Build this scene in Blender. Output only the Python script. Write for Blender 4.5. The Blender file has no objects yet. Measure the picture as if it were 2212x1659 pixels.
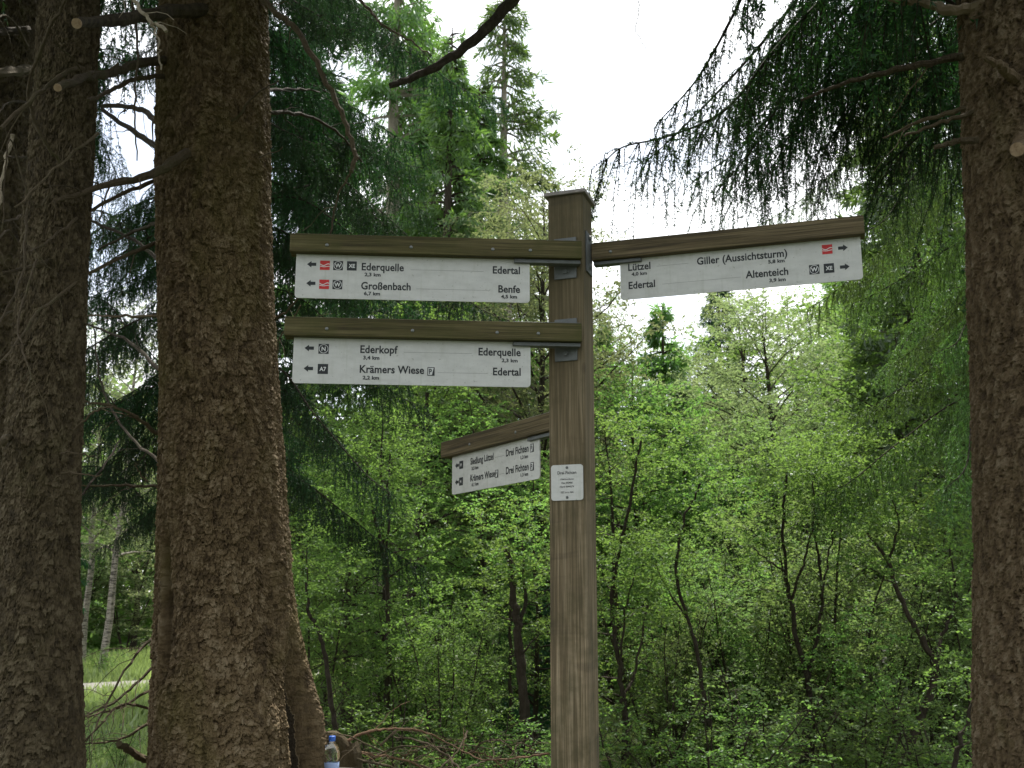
import bpy, math, random
import numpy as np
from mathutils import Vector, Matrix
SC = bpy.context.scene
COL = SC.collection
R = math.radians
# ------------------------------------------------------------ camera, world, sun, exposure
EYE = 1.6
F = 2200.0                      # focal length in units of a 2212 px wide frame
PITCH = math.atan(470 / F)
cam_d = bpy.data.cameras.new('camera'); cam_d.sensor_width = 36; cam_d.lens = 36 * F / 2212
cam_d.clip_start = 0.05; cam_d.clip_end = 2000
cam = bpy.data.objects.new('camera', cam_d); COL.objects.link(cam)
cam.location = (0, 0, EYE); cam.rotation_euler = (math.pi / 2 + PITCH, 0, 0)
SC.camera = cam
cam_d.dof.use_dof = True; cam_d.dof.focus_distance = 3.4; cam_d.dof.aperture_fstop = 9.0

SUN_DIR = Vector((0.12, 0.58, 1.0)).normalized()      # towards the sun
SUN_EL = math.asin(SUN_DIR.z); SUN_ROT = math.atan2(SUN_DIR.x, SUN_DIR.y)
world = bpy.data.worlds.new('World'); SC.world = world; world.use_nodes = True
nt = world.node_tree; nt.nodes.clear()
out = nt.nodes.new('ShaderNodeOutputWorld'); bg = nt.nodes.new('ShaderNodeBackground')
sky = nt.nodes.new('ShaderNodeTexSky'); sky.sky_type = 'NISHITA'; sky.sun_disc = False
sky.sun_elevation = SUN_EL; sky.sun_rotation = SUN_ROT; sky.air_density = 1.0; sky.dust_density = 1.0
tc = nt.nodes.new('ShaderNodeTexCoord')
mp = nt.nodes.new('ShaderNodeMapping'); mp.inputs['Scale'].default_value = (1, 1, 2.2)
nz = nt.nodes.new('ShaderNodeTexNoise'); nz.inputs['Scale'].default_value = 2.3; nz.inputs['Detail'].default_value = 6
cr = nt.nodes.new('ShaderNodeValToRGB'); cr.color_ramp.elements[0].position = 0.44; cr.color_ramp.elements[1].position = 0.58
cr.color_ramp.elements[0].color = (0.35, 0.35, 0.35, 1)
mx = nt.nodes.new('ShaderNodeMix'); mx.data_type = 'RGBA'
mx.inputs[7].default_value = (10.4, 10.6, 10.8, 1)
L = nt.links.new
L(tc.outputs['Generated'], mp.inputs['Vector']); L(mp.outputs[0], nz.inputs['Vector']); L(nz.outputs[0], cr.inputs[0])
L(cr.outputs[0], mx.inputs[0]); L(sky.outputs[0], mx.inputs[6]); L(mx.outputs[2], bg.inputs[0])
bg.inputs[1].default_value = 0.135
L(bg.outputs[0], out.inputs[0])

sun_d = bpy.data.lights.new('sun', 'SUN'); sun_d.energy = 5.0; sun_d.angle = R(0.6); sun_d.color = (1, 0.95, 0.85)
sun = bpy.data.objects.new('sun', sun_d); COL.objects.link(sun)
sun.rotation_euler = (-SUN_DIR).to_track_quat('-Z', 'Y').to_euler()
SC.view_settings.view_transform = 'Standard'; SC.view_settings.look = 'None'
SC.view_settings.exposure = 0.68; SC.view_settings.gamma = 1; SC.view_settings.use_curve_mapping = False
SC.cycles.use_denoising = True
SC.cycles.max_bounces = 8; SC.cycles.diffuse_bounces = 6; SC.cycles.glossy_bounces = 2
SC.cycles.transmission_bounces = 6; SC.cycles.transparent_max_bounces = 6
SC.cycles.sample_clamp_indirect = 6

# ------------------------------------------------------------ pixel <-> world
CP, SP = math.cos(PITCH), math.sin(PITCH)
def ray(xd, yd):
    u = (xd - 1106) / F; v = (829.5 - yd) / F
    return u, CP - v * SP, SP + v * CP
def P(xd, yd, Y):
    """world point seen at (xd, yd) of the 2212 px wide photograph, Y metres ahead"""
    u, a, b = ray(xd, yd); t = Y / a
    return Vector((u * t, Y, EYE + b * t))
def G(yd):
    u, a, b = ray(0, yd); return b / a
def zat(yd, Y): return EYE + Y * G(yd)
def mpp(Y, yd=830):                 # metres per photo pixel at distance Y
    return (Y / ray(0, yd)[1]) / F

# ------------------------------------------------------------ small maths
def nrm(a):
    a = np.asarray(a, float)
    return a / np.maximum(np.linalg.norm(a, axis=-1, keepdims=True), 1e-9)
def h2(ix, iy, s=0):
    n = (ix.astype(np.int64) * 374761393 + iy.astype(np.int64) * 668265263 + s * 974634777) & 0x7fffffff
    n = ((n ^ (n >> 13)) * 1274126177) & 0x7fffffff
    return ((n ^ (n >> 16)) & 0xffffff) / float(0xffffff)
def vnoise(x, y, s=0):
    ix = np.floor(x); iy = np.floor(y); fx = x - ix; fy = y - iy
    fx = fx * fx * (3 - 2 * fx); fy = fy * fy * (3 - 2 * fy)
    a = h2(ix, iy, s); b = h2(ix + 1, iy, s); c = h2(ix, iy + 1, s); d = h2(ix + 1, iy + 1, s)
    return (a * (1 - fx) + b * fx) * (1 - fy) + (c * (1 - fx) + d * fx) * fy
def fbm(x, y, s=0, o=4):
    r = 0; a = 0.5
    for k in range(o):
        r = r + a * vnoise(x, y, s + k * 17); x = x * 2.03; y = y * 2.03; a *= 0.5
    return r
def voro(x, y, s=0):
    ix = np.floor(x); iy = np.floor(y)
    f1 = np.full(x.shape, 9.0); f2 = np.full(x.shape, 9.0); cid = np.zeros(x.shape); dx = np.zeros(x.shape); dy = np.zeros(x.shape)
    for ox in (-1, 0, 1):
        for oy in (-1, 0, 1):
            cx = ix + ox; cy = iy + oy
            px = cx + 0.12 + 0.76 * h2(cx, cy, s); py = cy + 0.12 + 0.76 * h2(cx, cy, s + 5)
            d = np.hypot(x - px, y - py); m = d < f1
            f2 = np.where(m, f1, np.minimum(f2, d))
            cid = np.where(m, h2(cx, cy, s + 9), cid); dx = np.where(m, x - px, dx); dy = np.where(m, y - py, dy)
            f1 = np.where(m, d, f1)
    return f1, f2, cid, dx, dy

# ------------------------------------------------------------ mesh helpers
class MB:
    """collects vertices and faces of ONE mesh object"""
    def __init__(s): s.v = []; s.q = []; s.t = []; s.n = 0; s.at = []; s.qm = []; s.tm = []
    def add(s, v, quads=None, tris=None, a=0.5, m=0):
        v = np.asarray(v, float).reshape(-1, 3); s.v.append(v)
        aa = np.broadcast_to(np.asarray(a, float), (len(v),)) if np.ndim(a) < 2 else a
        s.at.append(np.array(aa))
        if quads is not None and len(quads):
            q = np.asarray(quads, np.int64).reshape(-1, 4) + s.n; s.q.append(q); s.qm.append(np.full(len(q), m))
        if tris is not None and len(tris):
            t = np.asarray(tris, np.int64).reshape(-1, 3) + s.n; s.t.append(t); s.tm.append(np.full(len(t), m))
        s.n += len(v)
    def box(s, c, size, rot=None, m=0, bev=0.0, a=0.5):
        x, y, z = [k / 2 for k in size]
        bm_v = []
        if bev <= 0:
            v = np.array([[sx * x, sy * y, sz * z] for sx in (-1, 1) for sy in (-1, 1) for sz in (-1, 1)])
            f = [[0, 1, 3, 2], [4, 6, 7, 5], [0, 4, 5, 1], [2, 3, 7, 6], [0, 2, 6, 4], [1, 5, 7, 3]]
            if rot is not None: v = v @ np.array(rot.to_3x3()).T
            s.add(v + np.array(c), f, m=m, a=a)
        else:
            import bmesh
            b = bmesh.new(); bmesh.ops.create_cube(b, size=1)
            for w in b.verts: w.co = Vector((w.co.x * 2 * x, w.co.y * 2 * y, w.co.z * 2 * z))
            bmesh.ops.bevel(b, geom=b.edges[:], offset=bev, segments=2, affect='EDGES', profile=0.5)
            s.bm(b, c, rot, m, a)
    def bm(s, b, c=(0, 0, 0), rot=None, m=0, a=0.5):
        b.verts.index_update()
        v = np.array([w.co[:] for w in b.verts])
        if rot is not None: v = v @ np.array(rot.to_3x3()).T
        q = [[w.index for w in f.verts] for f in b.faces if len(f.verts) == 4]
        t = []
        for f in b.faces:
            if len(f.verts) != 4:
                i = [w.index for w in f.verts]
                t += [[i[0], i[k], i[k + 1]] for k in range(1, len(i) - 1)]
        s.add(v + np.array(c), q, t, m=m, a=a); b.free()
    def tube(s, pts, rad, n=6, cap=True, m=0, a=0.5, rough=0.0, rng=None):
        p = np.asarray([tuple(k) for k in pts], float); k = len(p)
        rad = np.broadcast_to(np.asarray(rad, float), (k,))
        t = np.gradient(p, axis=0); t = nrm(t)
        ref = np.array([0.13, 0.21, 1.0]) if abs(t[0, 2]) < 0.8 else np.array([1.0, 0.17, 0.05])
        u = nrm(np.cross(t, ref)); w = np.cross(t, u)
        th = np.arange(n) * 2 * math.pi / n
        ring = u[:, None, :] * np.cos(th)[None, :, None] + w[:, None, :] * np.sin(th)[None, :, None]
        rr = rad[:, None, None] * np.ones((k, n, 1))
        if rough and rng is not None: rr = rr * (1 + rough * (rng.random((k, n, 1)) - 0.5))
        v = (p[:, None, :] + ring * rr).reshape(-1, 3)
        i = np.arange(k - 1)[:, None] * n; j = np.arange(n)[None, :]; j2 = (j + 1) % n
        q = np.stack([i + j, i + j2, i + n + j2, i + n + j], -1).reshape(-1, 4)
        tr = []
        if cap:
            for base in (0, (k - 1) * n):
                tr += [[base, base + x, base + x + 1] for x in range(1, n - 1)]
        s.add(v, q, tr, m=m, a=a)
    def lathe(s, prof, n=24, c=(0, 0, 0), m=0):
        pr = np.array(prof, float); th = np.arange(n) * 2 * math.pi / n
        v = np.stack([pr[:, 0:1] * np.cos(th), pr[:, 0:1] * np.sin(th), pr[:, 1:2] * np.ones((1, n))], -1).reshape(-1, 3) + np.array(c)
        k = len(pr); i = np.arange(k - 1)[:, None] * n; j = np.arange(n)[None, :]; j2 = (j + 1) % n
        s.add(v, np.stack([i + j, i + j2, i + n + j2, i + n + j], -1).reshape(-1, 4), m=m)
    def build(s, name, mats, parent=None, smooth=False):
        v = np.concatenate(s.v) if s.v else np.zeros((0, 3))
        q = np.concatenate(s.q) if s.q else np.zeros((0, 4), int); t = np.concatenate(s.t) if s.t else np.zeros((0, 3), int)
        me = bpy.data.meshes.new(name)
        me.vertices.add(len(v)); me.vertices.foreach_set('co', v.astype(np.float32).ravel())
        nl = len(q) * 4 + len(t) * 3; me.loops.add(nl)
        me.loops.foreach_set('vertex_index', np.concatenate([q.ravel(), t.ravel()]).astype(np.int32))
        me.polygons.add(len(q) + len(t))
        ls = np.concatenate([np.arange(len(q)) * 4, len(q) * 4 + np.arange(len(t)) * 3]).astype(np.int32)
        me.polygons.foreach_set('loop_start', ls)
        mi = np.concatenate(([np.concatenate(s.qm)] if s.qm else []) + ([np.concatenate(s.tm)] if s.tm else []) or [np.zeros(0)]).astype(np.int32)
        me.polygons.foreach_set('material_index', mi)
        me.polygons.foreach_set('use_smooth', np.full(len(mi), smooth))
        at = me.attributes.new('tint', 'FLOAT', 'POINT'); at.data.foreach_set('value', np.concatenate(s.at).astype(np.float32))
        for mm in (mats if isinstance(mats, (list, tuple)) else [mats]): me.materials.append(mm)
        me.update(calc_edges=True)
        return link(name, me, parent)
def link(name, me, parent=None):
    o = bpy.data.objects.new(name, me); COL.objects.link(o)
    if parent is not None: o.parent = parent
    return o
def tag(o, label=None, cat=None, group=None, kind=None):
    if label: o['label'] = label
    if cat: o['category'] = cat
    if group: o['group'] = group
    if kind: o['kind'] = kind
    return o
def empty(name, loc, label, cat, group=None, rz=0):
    o = bpy.data.objects.new(name, None); COL.objects.link(o); o.location = loc; o.rotation_euler = (0, 0, rz)
    o.empty_display_size = 0.1
    return tag(o, label, cat, group)

# ------------------------------------------------------------ materials
class NM:
    def __init__(s, name):
        s.m = bpy.data.materials.new(name); s.m.use_nodes = True; s.t = s.m.node_tree; s.t.nodes.clear()
        s.o = s.n('ShaderNodeOutputMaterial')
    def n(s, t, **k):
        x = s.t.nodes.new(t)
        for a, b in k.items():
            if a.startswith('i_'):
                key = a[2:]; key = int(key) if key.isdigit() else key.replace('_', ' ')
                x.inputs[key].default_value = b
            else: setattr(x, a, b)
        return x
    def l(s, a, b): s.t.links.new(a, b); return s
    def ramp(s, fac, stops):
        r = s.n('ShaderNodeValToRGB'); e = r.color_ramp.elements
        while len(e) < len(stops): e.new(0.5)
        for k, (p, c) in enumerate(stops): e[k].position = p; e[k].color = (*c, 1) if len(c) == 3 else c
        s.l(fac, r.inputs[0]); return r.outputs[0]
    def coord(s, scale=(1, 1, 1), kind='Object'):
        t = s.n('ShaderNodeTexCoord'); m = s.n('ShaderNodeMapping'); m.inputs['Scale'].default_value = scale
        s.l(t.outputs[kind], m.inputs[0]); return m.outputs[0]
    def noise(s, vec, scale, detail=4, rough=0.55, dist=0.0):
        x = s.n('ShaderNodeTexNoise'); x.inputs['Scale'].default_value = scale; x.inputs['Detail'].default_value = detail
        x.inputs['Roughness'].default_value = rough; x.inputs['Distortion'].default_value = dist
        if vec is not None: s.l(vec, x.inputs['Vector'])
        return x.outputs[0]
    def mix(s, f, a, b, blend='MIX'):
        x = s.n('ShaderNodeMix', data_type='RGBA', blend_type=blend)
        for v, i in ((f, 0), (a, 6), (b, 7)):
            if isinstance(v, (int, float)): x.inputs[i].default_value = v
            elif isinstance(v, tuple): x.inputs[i].default_value = (*v, 1) if len(v) == 3 else v
            else: s.l(v, x.inputs[i])
        return x.outputs[2]
    def bump(s, h, st, dist, nrm_in=None):
        b = s.n('ShaderNodeBump'); b.inputs['Strength'].default_value = st; b.inputs['Distance'].default_value = dist
        s.l(h, b.inputs['Height'])
        if nrm_in is not None: s.l(nrm_in, b.inputs['Normal'])
        return b.outputs[0]
    def pbr(s, col, rough=0.8, bump=None, metal=0.0, spec=0.5, **k):
        p = s.n('ShaderNodeBsdfPrincipled')
        if isinstance(col, tuple): p.inputs['Base Color'].default_value = (*col, 1)
        else: s.l(col, p.inputs['Base Color'])
        if isinstance(rough, (int, float)): p.inputs['Roughness'].default_value = rough
        else: s.l(rough, p.inputs['Roughness'])
        p.inputs['Metallic'].default_value = metal; p.inputs['Specular IOR Level'].default_value = spec
        if bump is not None: s.l(bump, p.inputs['Normal'])
        for a, b in k.items(): p.inputs[a.replace('_', ' ')].default_value = b
        s.l(p.outputs[0], s.o.inputs[0]); return s.m
def attr(m, name='tint'):
    a = m.n('ShaderNodeAttribute', attribute_name=name); return a.outputs['Fac']

def leaf_mat(name, dark, light, trans, tmix=0.45, gloss=0.02, yellow=None):
    m = NM(name); a = attr(m)
    oi = m.n('ShaderNodeObjectInfo')
    c = m.mix(a, dark, light)
    hs = m.n('ShaderNodeHueSaturation'); m.l(c, hs.inputs['Color'])
    mr = m.n('ShaderNodeMapRange', i_3=0.75, i_4=1.25); m.l(oi.outputs['Random'], mr.inputs[0]); m.l(mr.outputs[0], hs.inputs['Value'])
    mr2 = m.n('ShaderNodeMapRange', i_3=0.485, i_4=0.515); m.l(oi.outputs['Random'], mr2.inputs[0]); m.l(mr2.outputs[0], hs.inputs['Hue'])
    d = m.n('ShaderNodeBsdfDiffuse'); m.l(hs.outputs[0], d.inputs[0])
    tr = m.n('ShaderNodeBsdfTranslucent')
    tc_ = m.mix(a, tuple(x * 0.75 for x in trans), trans)
    hs2 = m.n('ShaderNodeHueSaturation'); m.l(tc_, hs2.inputs['Color']); m.l(mr.outputs[0], hs2.inputs['Value']); m.l(mr2.outputs[0], hs2.inputs['Hue'])
    m.l(hs2.outputs[0], tr.inputs[0])
    s1 = m.n('ShaderNodeMixShader', i_0=tmix); m.l(d.outputs[0], s1.inputs[1]); m.l(tr.outputs[0], s1.inputs[2])
    g = m.n('ShaderNodeBsdfGlossy'); g.inputs['Roughness'].default_value = 0.45; g.inputs[0].default_value = (0.9, 0.95, 1, 1)
    s2 = m.n('ShaderNodeMixShader', i_0=gloss); m.l(s1.outputs[0], s2.inputs[1]); m.l(g.outputs[0], s2.inputs[2])
    m.l(s2.outputs[0], m.o.inputs[0]); return m.m
M = {}
M['leaf'] = leaf_mat('leaf_green', (0.060, 0.120, 0.028), (0.140, 0.215, 0.062), (0.29, 0.50, 0.095))
M['leaf_light'] = leaf_mat('leaf_light', (0.115, 0.165, 0.062), (0.235, 0.275, 0.130), (0.36, 0.46, 0.17))
M['leaf_deep'] = leaf_mat('leaf_deep', (0.046, 0.098, 0.024), (0.105, 0.170, 0.048), (0.23, 0.42, 0.08))
M['leaf_soft'] = leaf_mat('leaf_soft', (0.088, 0.145, 0.050), (0.180, 0.245, 0.098), (0.33, 0.52, 0.14))
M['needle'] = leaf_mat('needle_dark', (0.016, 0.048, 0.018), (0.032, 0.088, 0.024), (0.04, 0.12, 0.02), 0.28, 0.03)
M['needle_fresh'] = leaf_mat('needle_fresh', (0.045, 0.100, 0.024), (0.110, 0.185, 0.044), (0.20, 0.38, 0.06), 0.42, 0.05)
M['grass'] = leaf_mat('grass', (0.11, 0.16, 0.045), (0.25, 0.29, 0.10), (0.36, 0.48, 0.13), 0.4, 0.04)

def _mr(m, v, a, b):
    x = m.n('ShaderNodeMapRange', i_1=a, i_2=b); m.l(v, x.inputs[0]); return x.outputs[0]
def bark_mat(name, c1, c2, c3, moss, sc=1.0, mossy=0.4):
    m = NM(name); v = m.coord((1, 1, 0.45)); a = attr(m)
    c = m.ramp(a, [(0.0, c1), (0.5, c2), (1.0, c3)])
    n1 = m.noise(v, 34 * sc, 6, 0.7); n2 = m.noise(m.coord((1, 1, 0.5)), 3.2 * sc, 5, 0.6, 0.4); n3 = m.noise(v, 150 * sc, 3, 0.6)
    c = m.mix(m.ramp(n1, [(0.35, (0, 0, 0)), (0.7, (0.6, 0.6, 0.6))]), c, tuple(min(1, x * 1.7 + .02) for x in c2))
    c = m.mix(m.ramp(n2, [(0.62 - mossy * .25, (0, 0, 0)), (0.78, (.65, .65, .65))]), c, moss)
    c = m.mix(_mr(m, a, 1.0, 1.35), c, (0.010, 0.007, 0.005))  # near-black inside wound and hollow: their depth shade put into the colour
    h = m.n('ShaderNodeMath', operation='ADD'); m.l(n1, h.inputs[0]); m.l(n3, h.inputs[1])
    b = m.bump(h.outputs[0], 0.9, 0.004)
    return m.pbr(c, 0.85, b, spec=0.2)
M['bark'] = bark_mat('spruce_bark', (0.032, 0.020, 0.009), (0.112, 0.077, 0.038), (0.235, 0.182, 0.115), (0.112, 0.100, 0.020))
M['bark_dark'] = bark_mat('dark_bark', (0.018, 0.013, 0.006), (0.060, 0.044, 0.022), (0.125, 0.102, 0.062), (0.070, 0.068, 0.018), mossy=.2)
M['bark_red'] = bark_mat('reddish_bark', (0.028, 0.018, 0.009), (0.094, 0.065, 0.034), (0.190, 0.150, 0.100), (0.080, 0.072, 0.020), mossy=.1)
M['bark_thin'] = bark_mat('sapling_bark', (0.020, 0.015, 0.009), (0.032, 0.024, 0.015), (0.052, 0.041, 0.026), (0.045, 0.05, 0.018), 2.0, .3)
M['bark_grey'] = bark_mat('grey_bark', (0.15, 0.13, 0.10), (0.22, 0.19, 0.155), (0.30, 0.27, 0.22), (0.14, 0.14, 0.07), 2.0, .1)
M['dead'] = bark_mat('dead_twig', (0.035, 0.026, 0.015), (0.070, 0.052, 0.030), (0.11, 0.085, 0.05), (0.065, 0.068, 0.02), 3.0, .45)
M['dead_pale'] = bark_mat('pale_dead_twig', (0.22, 0.18, 0.13), (0.32, 0.27, 0.20), (0.42, 0.36, 0.28), (0.25, 0.22, 0.12), 3.0, .1)
M['dead_red'] = bark_mat('red_dead_twig', (0.08, 0.045, 0.025), (0.13, 0.075, 0.042), (0.19, 0.12, 0.07), (0.16, 0.10, 0.05), 3.0, .1)
def birch_mat():
    m = NM('birch_bark'); n = m.noise(m.coord((1, 1, 6)), 5, 5, 0.7); 
    return m.pbr(m.ramp(n, [(0.42, (0.05, 0.04, 0.03)), (0.50, (0.27, 0.235, 0.19)), (0.8, (0.42, 0.38, 0.32))]), 0.7)
M['birch'] = birch_mat()

def wood_mat(name, axis, base, light, moss, mossf):
    """weathered planed timber, grain along axis"""
    s = [85, 85, 85]; s[axis] = 2.2
    s2 = [230, 230, 230]; s2[axis] = 3.5
    m = NM(name); v = m.coord(tuple(s)); v2 = m.coord(tuple(s2))
    g = m.noise(v, 1.0, 6, 0.62, 0.9); g2 = m.noise(v2, 1.0, 3, 0.6)
    big = m.noise(m.coord((1, 1, 1)), 3.0, 4, 0.6, 0.3); spots = m.noise(m.coord((1, 1, 1)), 26, 5, 0.65)
    c = m.ramp(g, [(0.32, tuple(x * 0.45 for x in base)), (0.48, base), (0.66, light)])
    c = m.mix(m.ramp(g2, [(0.50, (0, 0, 0)), (0.62, (0.7, 0.7, 0.7))]), c, tuple(x * 0.35 for x in base))
    ms = m.n('ShaderNodeMath', operation='ADD'); m.l(big, ms.inputs[0])
    sc_ = m.n('ShaderNodeMath', operation='MULTIPLY', i_1=0.35); m.l(spots, sc_.inputs[0]); m.l(sc_.outputs[0], ms.inputs[1])
    c = m.mix(m.ramp(ms.outputs[0], [(0.80 - mossf, (0, 0, 0)), (1.05 - mossf, (.8, .8, .8))]), c, moss)
    if axis == 2:
        tco = m.n('ShaderNodeTexCoord'); sx = m.n('ShaderNodeSeparateXYZ'); m.l(tco.outputs['Object'], sx.inputs[0])
        hn = m.n('ShaderNodeMath', operation='MULTIPLY_ADD', i_1=1.2); m.l(big, hn.inputs[0]); m.l(sx.outputs[2], hn.inputs[2])
        c = m.mix(m.ramp(_mr(m, hn.outputs[0], 1.7, 3.3), [(0, (0, 0, 0)), (1, (.75, .75, .75))]), c, (0.075, 0.062, 0.028), 'MIX')
        ck = m.noise(m.coord((48, 48, .9)), 1.0, 5, .7, .35); c = m.mix(m.ramp(ck, [(0.655, (0, 0, 0)), (0.675, (.9, .9, .9))]), c, (0.012, 0.010, 0.008))
        band = m.noise(m.coord((1.5, 1.5, 9)), 1.0, 3, 0.5, .6)
        c = m.mix(m.ramp(band, [(0.60, (0, 0, 0)), (0.68, (.45, .45, .45))]), c, (0.03, 0.024, 0.016))
    # knots
    kc = [5.2, 5.2, 5.2]; kc[axis] = 4.2
    kv = m.n('ShaderNodeTexVoronoi'); kv.inputs['Scale'].default_value = 1.0; kv.inputs['Randomness'].default_value = 1.0; m.l(m.coord(tuple(kc)), kv.inputs['Vector'])
    c = m.mix(m.ramp(kv.outputs['Distance'], [(0.05, (0.8, 0.8, 0.8)), (0.12, (0, 0, 0))]), c, tuple(x * 0.3 for x in base))
    h = m.n('ShaderNodeMath', operation='ADD'); m.l(g, h.inputs[0]); m.l(g2, h.inputs[1])
    return m.pbr(c, 0.75, m.bump(h.outputs[0], 0.55, 0.003), spec=0.3)
M['wood_post'] = wood_mat('post_wood', 2, (0.215, 0.160, 0.092), (0.40, 0.315, 0.205), (0.050, 0.048, 0.018), 0.16)
M['wood_beam'] = wood_mat('beam_wood', 0, (0.098, 0.080, 0.030), (0.160, 0.132, 0.060), (0.062, 0.062, 0.014), 0.22)
M['wood_beam2'] = wood_mat('beam_wood_brown', 0, (0.122, 0.092, 0.046), (0.195, 0.152, 0.085), (0.075, 0.066, 0.020), 0.12)

def sign_mat():
    m = NM('sign_enamel'); n = m.noise(m.coord((2, 2, 6)), 6, 6, 0.65)
    c = m.ramp(n, [(0.3, (0.54, 0.54, 0.51)), (0.65, (0.635, 0.635, 0.60))])
    d = m.noise(m.coord((5, 5, 1.6)), 7, 6, 0.7); 
    c = m.mix(m.ramp(d, [(0.52, (0, 0, 0)), (0.75, (0.35, 0.35, 0.35))]), c, (0.40, 0.41, 0.33))
    stx = m.noise(m.coord((60, 60, 3.5)), 1.0, 4, 0.6); c = m.mix(m.ramp(stx, [(0.60, (0, 0, 0)), (0.78, (0.30, 0.30, 0.30))]), c, (0.33, 0.36, 0.25))
    sp = m.noise(m.coord((1, 1, 1)), 160, 2, 0.5); c = m.mix(m.ramp(sp, [(0.70, (0, 0, 0)), (0.74, (.6, .6, .6))]), c, (0.20, 0.21, 0.15))
    return m.pbr(c, 0.42, spec=0.4)
M['sign'] = sign_mat()
def flat(name, c, r=0.5, metal=0.0, spec=0.4, **k): return NM(name).pbr(c, r, metal=metal, spec=spec, **k)
M['ink'] = flat('black_print', (0.022, 0.026, 0.026)); M['red'] = flat('red_print', (0.55, 0.025, 0.022))
M['white_print'] = flat('white_print', (0.72, 0.72, 0.70)); M['line'] = flat('grey_line', (0.25, 0.25, 0.24))
def metal_mat(name, c, rough=0.5, met=0.6):
    m = NM(name); n = m.noise(m.coord(), 30, 5, 0.6)
    return m.pbr(m.ramp(n, [(0.3, tuple(x * 0.7 for x in c)), (0.7, c)]), rough, m.bump(n, 0.2, 0.001), metal=met)
M['steel'] = metal_mat('galvanised_steel', (0.16, 0.17, 0.165), 0.55, 0.45)
M['screw'] = metal_mat('screw_steel', (0.26, 0.27, 0.26), 0.35, 0.7)
M['capmetal'] = metal_mat('cap_sheet', (0.30, 0.27, 0.25), 0.6, 0.3)
def sawn_mat():
    m = NM('sawn_wood'); n = m.noise(m.coord(), 60, 5, 0.7)
    return m.pbr(m.ramp(n, [(0.3, (0.22, 0.14, 0.08)), (0.7, (0.46, 0.33, 0.22))]), 0.8)
M['sawn'] = sawn_mat()

def ground_mat():
    m = NM('forest_ground'); v = m.coord()
    n1 = m.noise(v, 0.25, 5, 0.6); n2 = m.noise(v, 9, 6, 0.7)
    a = m.ramp(n2, [(0.3, (0.022, 0.018, 0.011)), (0.6, (0.055, 0.042, 0.024)), (0.8, (0.09, 0.07, 0.04))])
    b = m.ramp(n2, [(0.3, (0.025, 0.045, 0.012)), (0.7, (0.07, 0.11, 0.03))])
    return m.pbr(m.mix(m.ramp(n1, [(0.4, (0, 0, 0)), (0.55, (1, 1, 1))]), a, b), 0.95, m.bump(n2, 0.8, 0.05))
M['ground'] = ground_mat()
def gravel_mat():
    m = NM('gravel'); v = m.coord(); n = m.noise(v, 35, 6, 0.75); n2 = m.noise(v, 1.2, 4)
    c = m.ramp(n, [(0.25, (0.10, 0.095, 0.085)), (0.7, (0.27, 0.26, 0.24))])
    return m.pbr(m.mix(m.ramp(n2, [(0.45, (0, 0, 0)), (0.7, (0.4, 0.4, 0.4))]), c, (0.24, 0.22, 0.17)), 0.9, m.bump(n, 0.9, 0.02))
M['gravel'] = gravel_mat()
def rock_mat():
    m = NM('grey_stone'); n = m.noise(m.coord(), 14, 7, 0.7)
    return m.pbr(m.ramp(n, [(0.3, (0.045, 0.045, 0.042)), (0.7, (0.10, 0.10, 0.095))]), 0.85, m.bump(n, 0.6, 0.01))
M['rock'] = rock_mat()

# ============================================================ GROUND
def ground_h(x, y):
    return 0.5 * (fbm(x * 0.10 + 7, y * 0.10 + 3, 3, 3) - 0.45) * np.clip((np.hypot(x, y) - 5) / 12, 0, 1)
def build_ground():
    s = np.sinh(np.linspace(-4.6, 4.6, 161)) * 5.0
    X, Y = np.meshgrid(s, s); Z = ground_h(X, Y)
    n = len(s); i = np.arange(n - 1)[:, None] * n + np.arange(n - 1)[None, :]
    mb = MB(); mb.add(np.stack([X, Y, Z], -1).reshape(-1, 3), np.stack([i, i + 1, i + n + 1, i + n], -1).reshape(-1, 4))
    tag(mb.build('ground', M['ground'], smooth=True), kind='structure')
build_ground()
def gz(x, y): return float(ground_h(np.array([x]), np.array([y]))[0])
def build_path():
    cs = [(-22, 16.0), (-14, 17.2), (-9.5, 17.8), (-7, 18.8), (-5, 20.5), (-4, 23), (-3, 28), (0, 38)]
    c = np.array(cs, float); t = np.linspace(0, len(c) - 1, 90)
    cx = np.interp(t, range(len(c)), c[:, 0]); cy = np.interp(t, range(len(c)), c[:, 1])
    k = np.ones(9) / 9; cx[4:-4] = np.convolve(cx, k, 'valid'); cy[4:-4] = np.convolve(cy, k, 'valid')
    d = nrm(np.stack([np.gradient(cx), np.gradient(cy)], -1)); nx, ny = -d[:, 1], d[:, 0]
    w = np.linspace(-1.25, 1.25, 9); mb = MB()
    X = cx[:, None] + nx[:, None] * w * (1 + 0.1 * np.sin(t * 3))[:, None]; Y = cy[:, None] + ny[:, None] * w
    Z = ground_h(X, Y) + 0.05 + 0.05 * (1 - (w / 1.25) ** 2)
    i = np.arange(89)[:, None] * 9 + np.arange(8)[None, :]
    mb.add(np.stack([X, Y, Z], -1).reshape(-1, 3), np.stack([i, i + 1, i + 10, i + 9], -1).reshape(-1, 4))
    tag(mb.build('path', M['gravel'], smooth=True), kind='structure')
    return np.stack([cx, cy], -1)
PATH = build_path()

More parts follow.
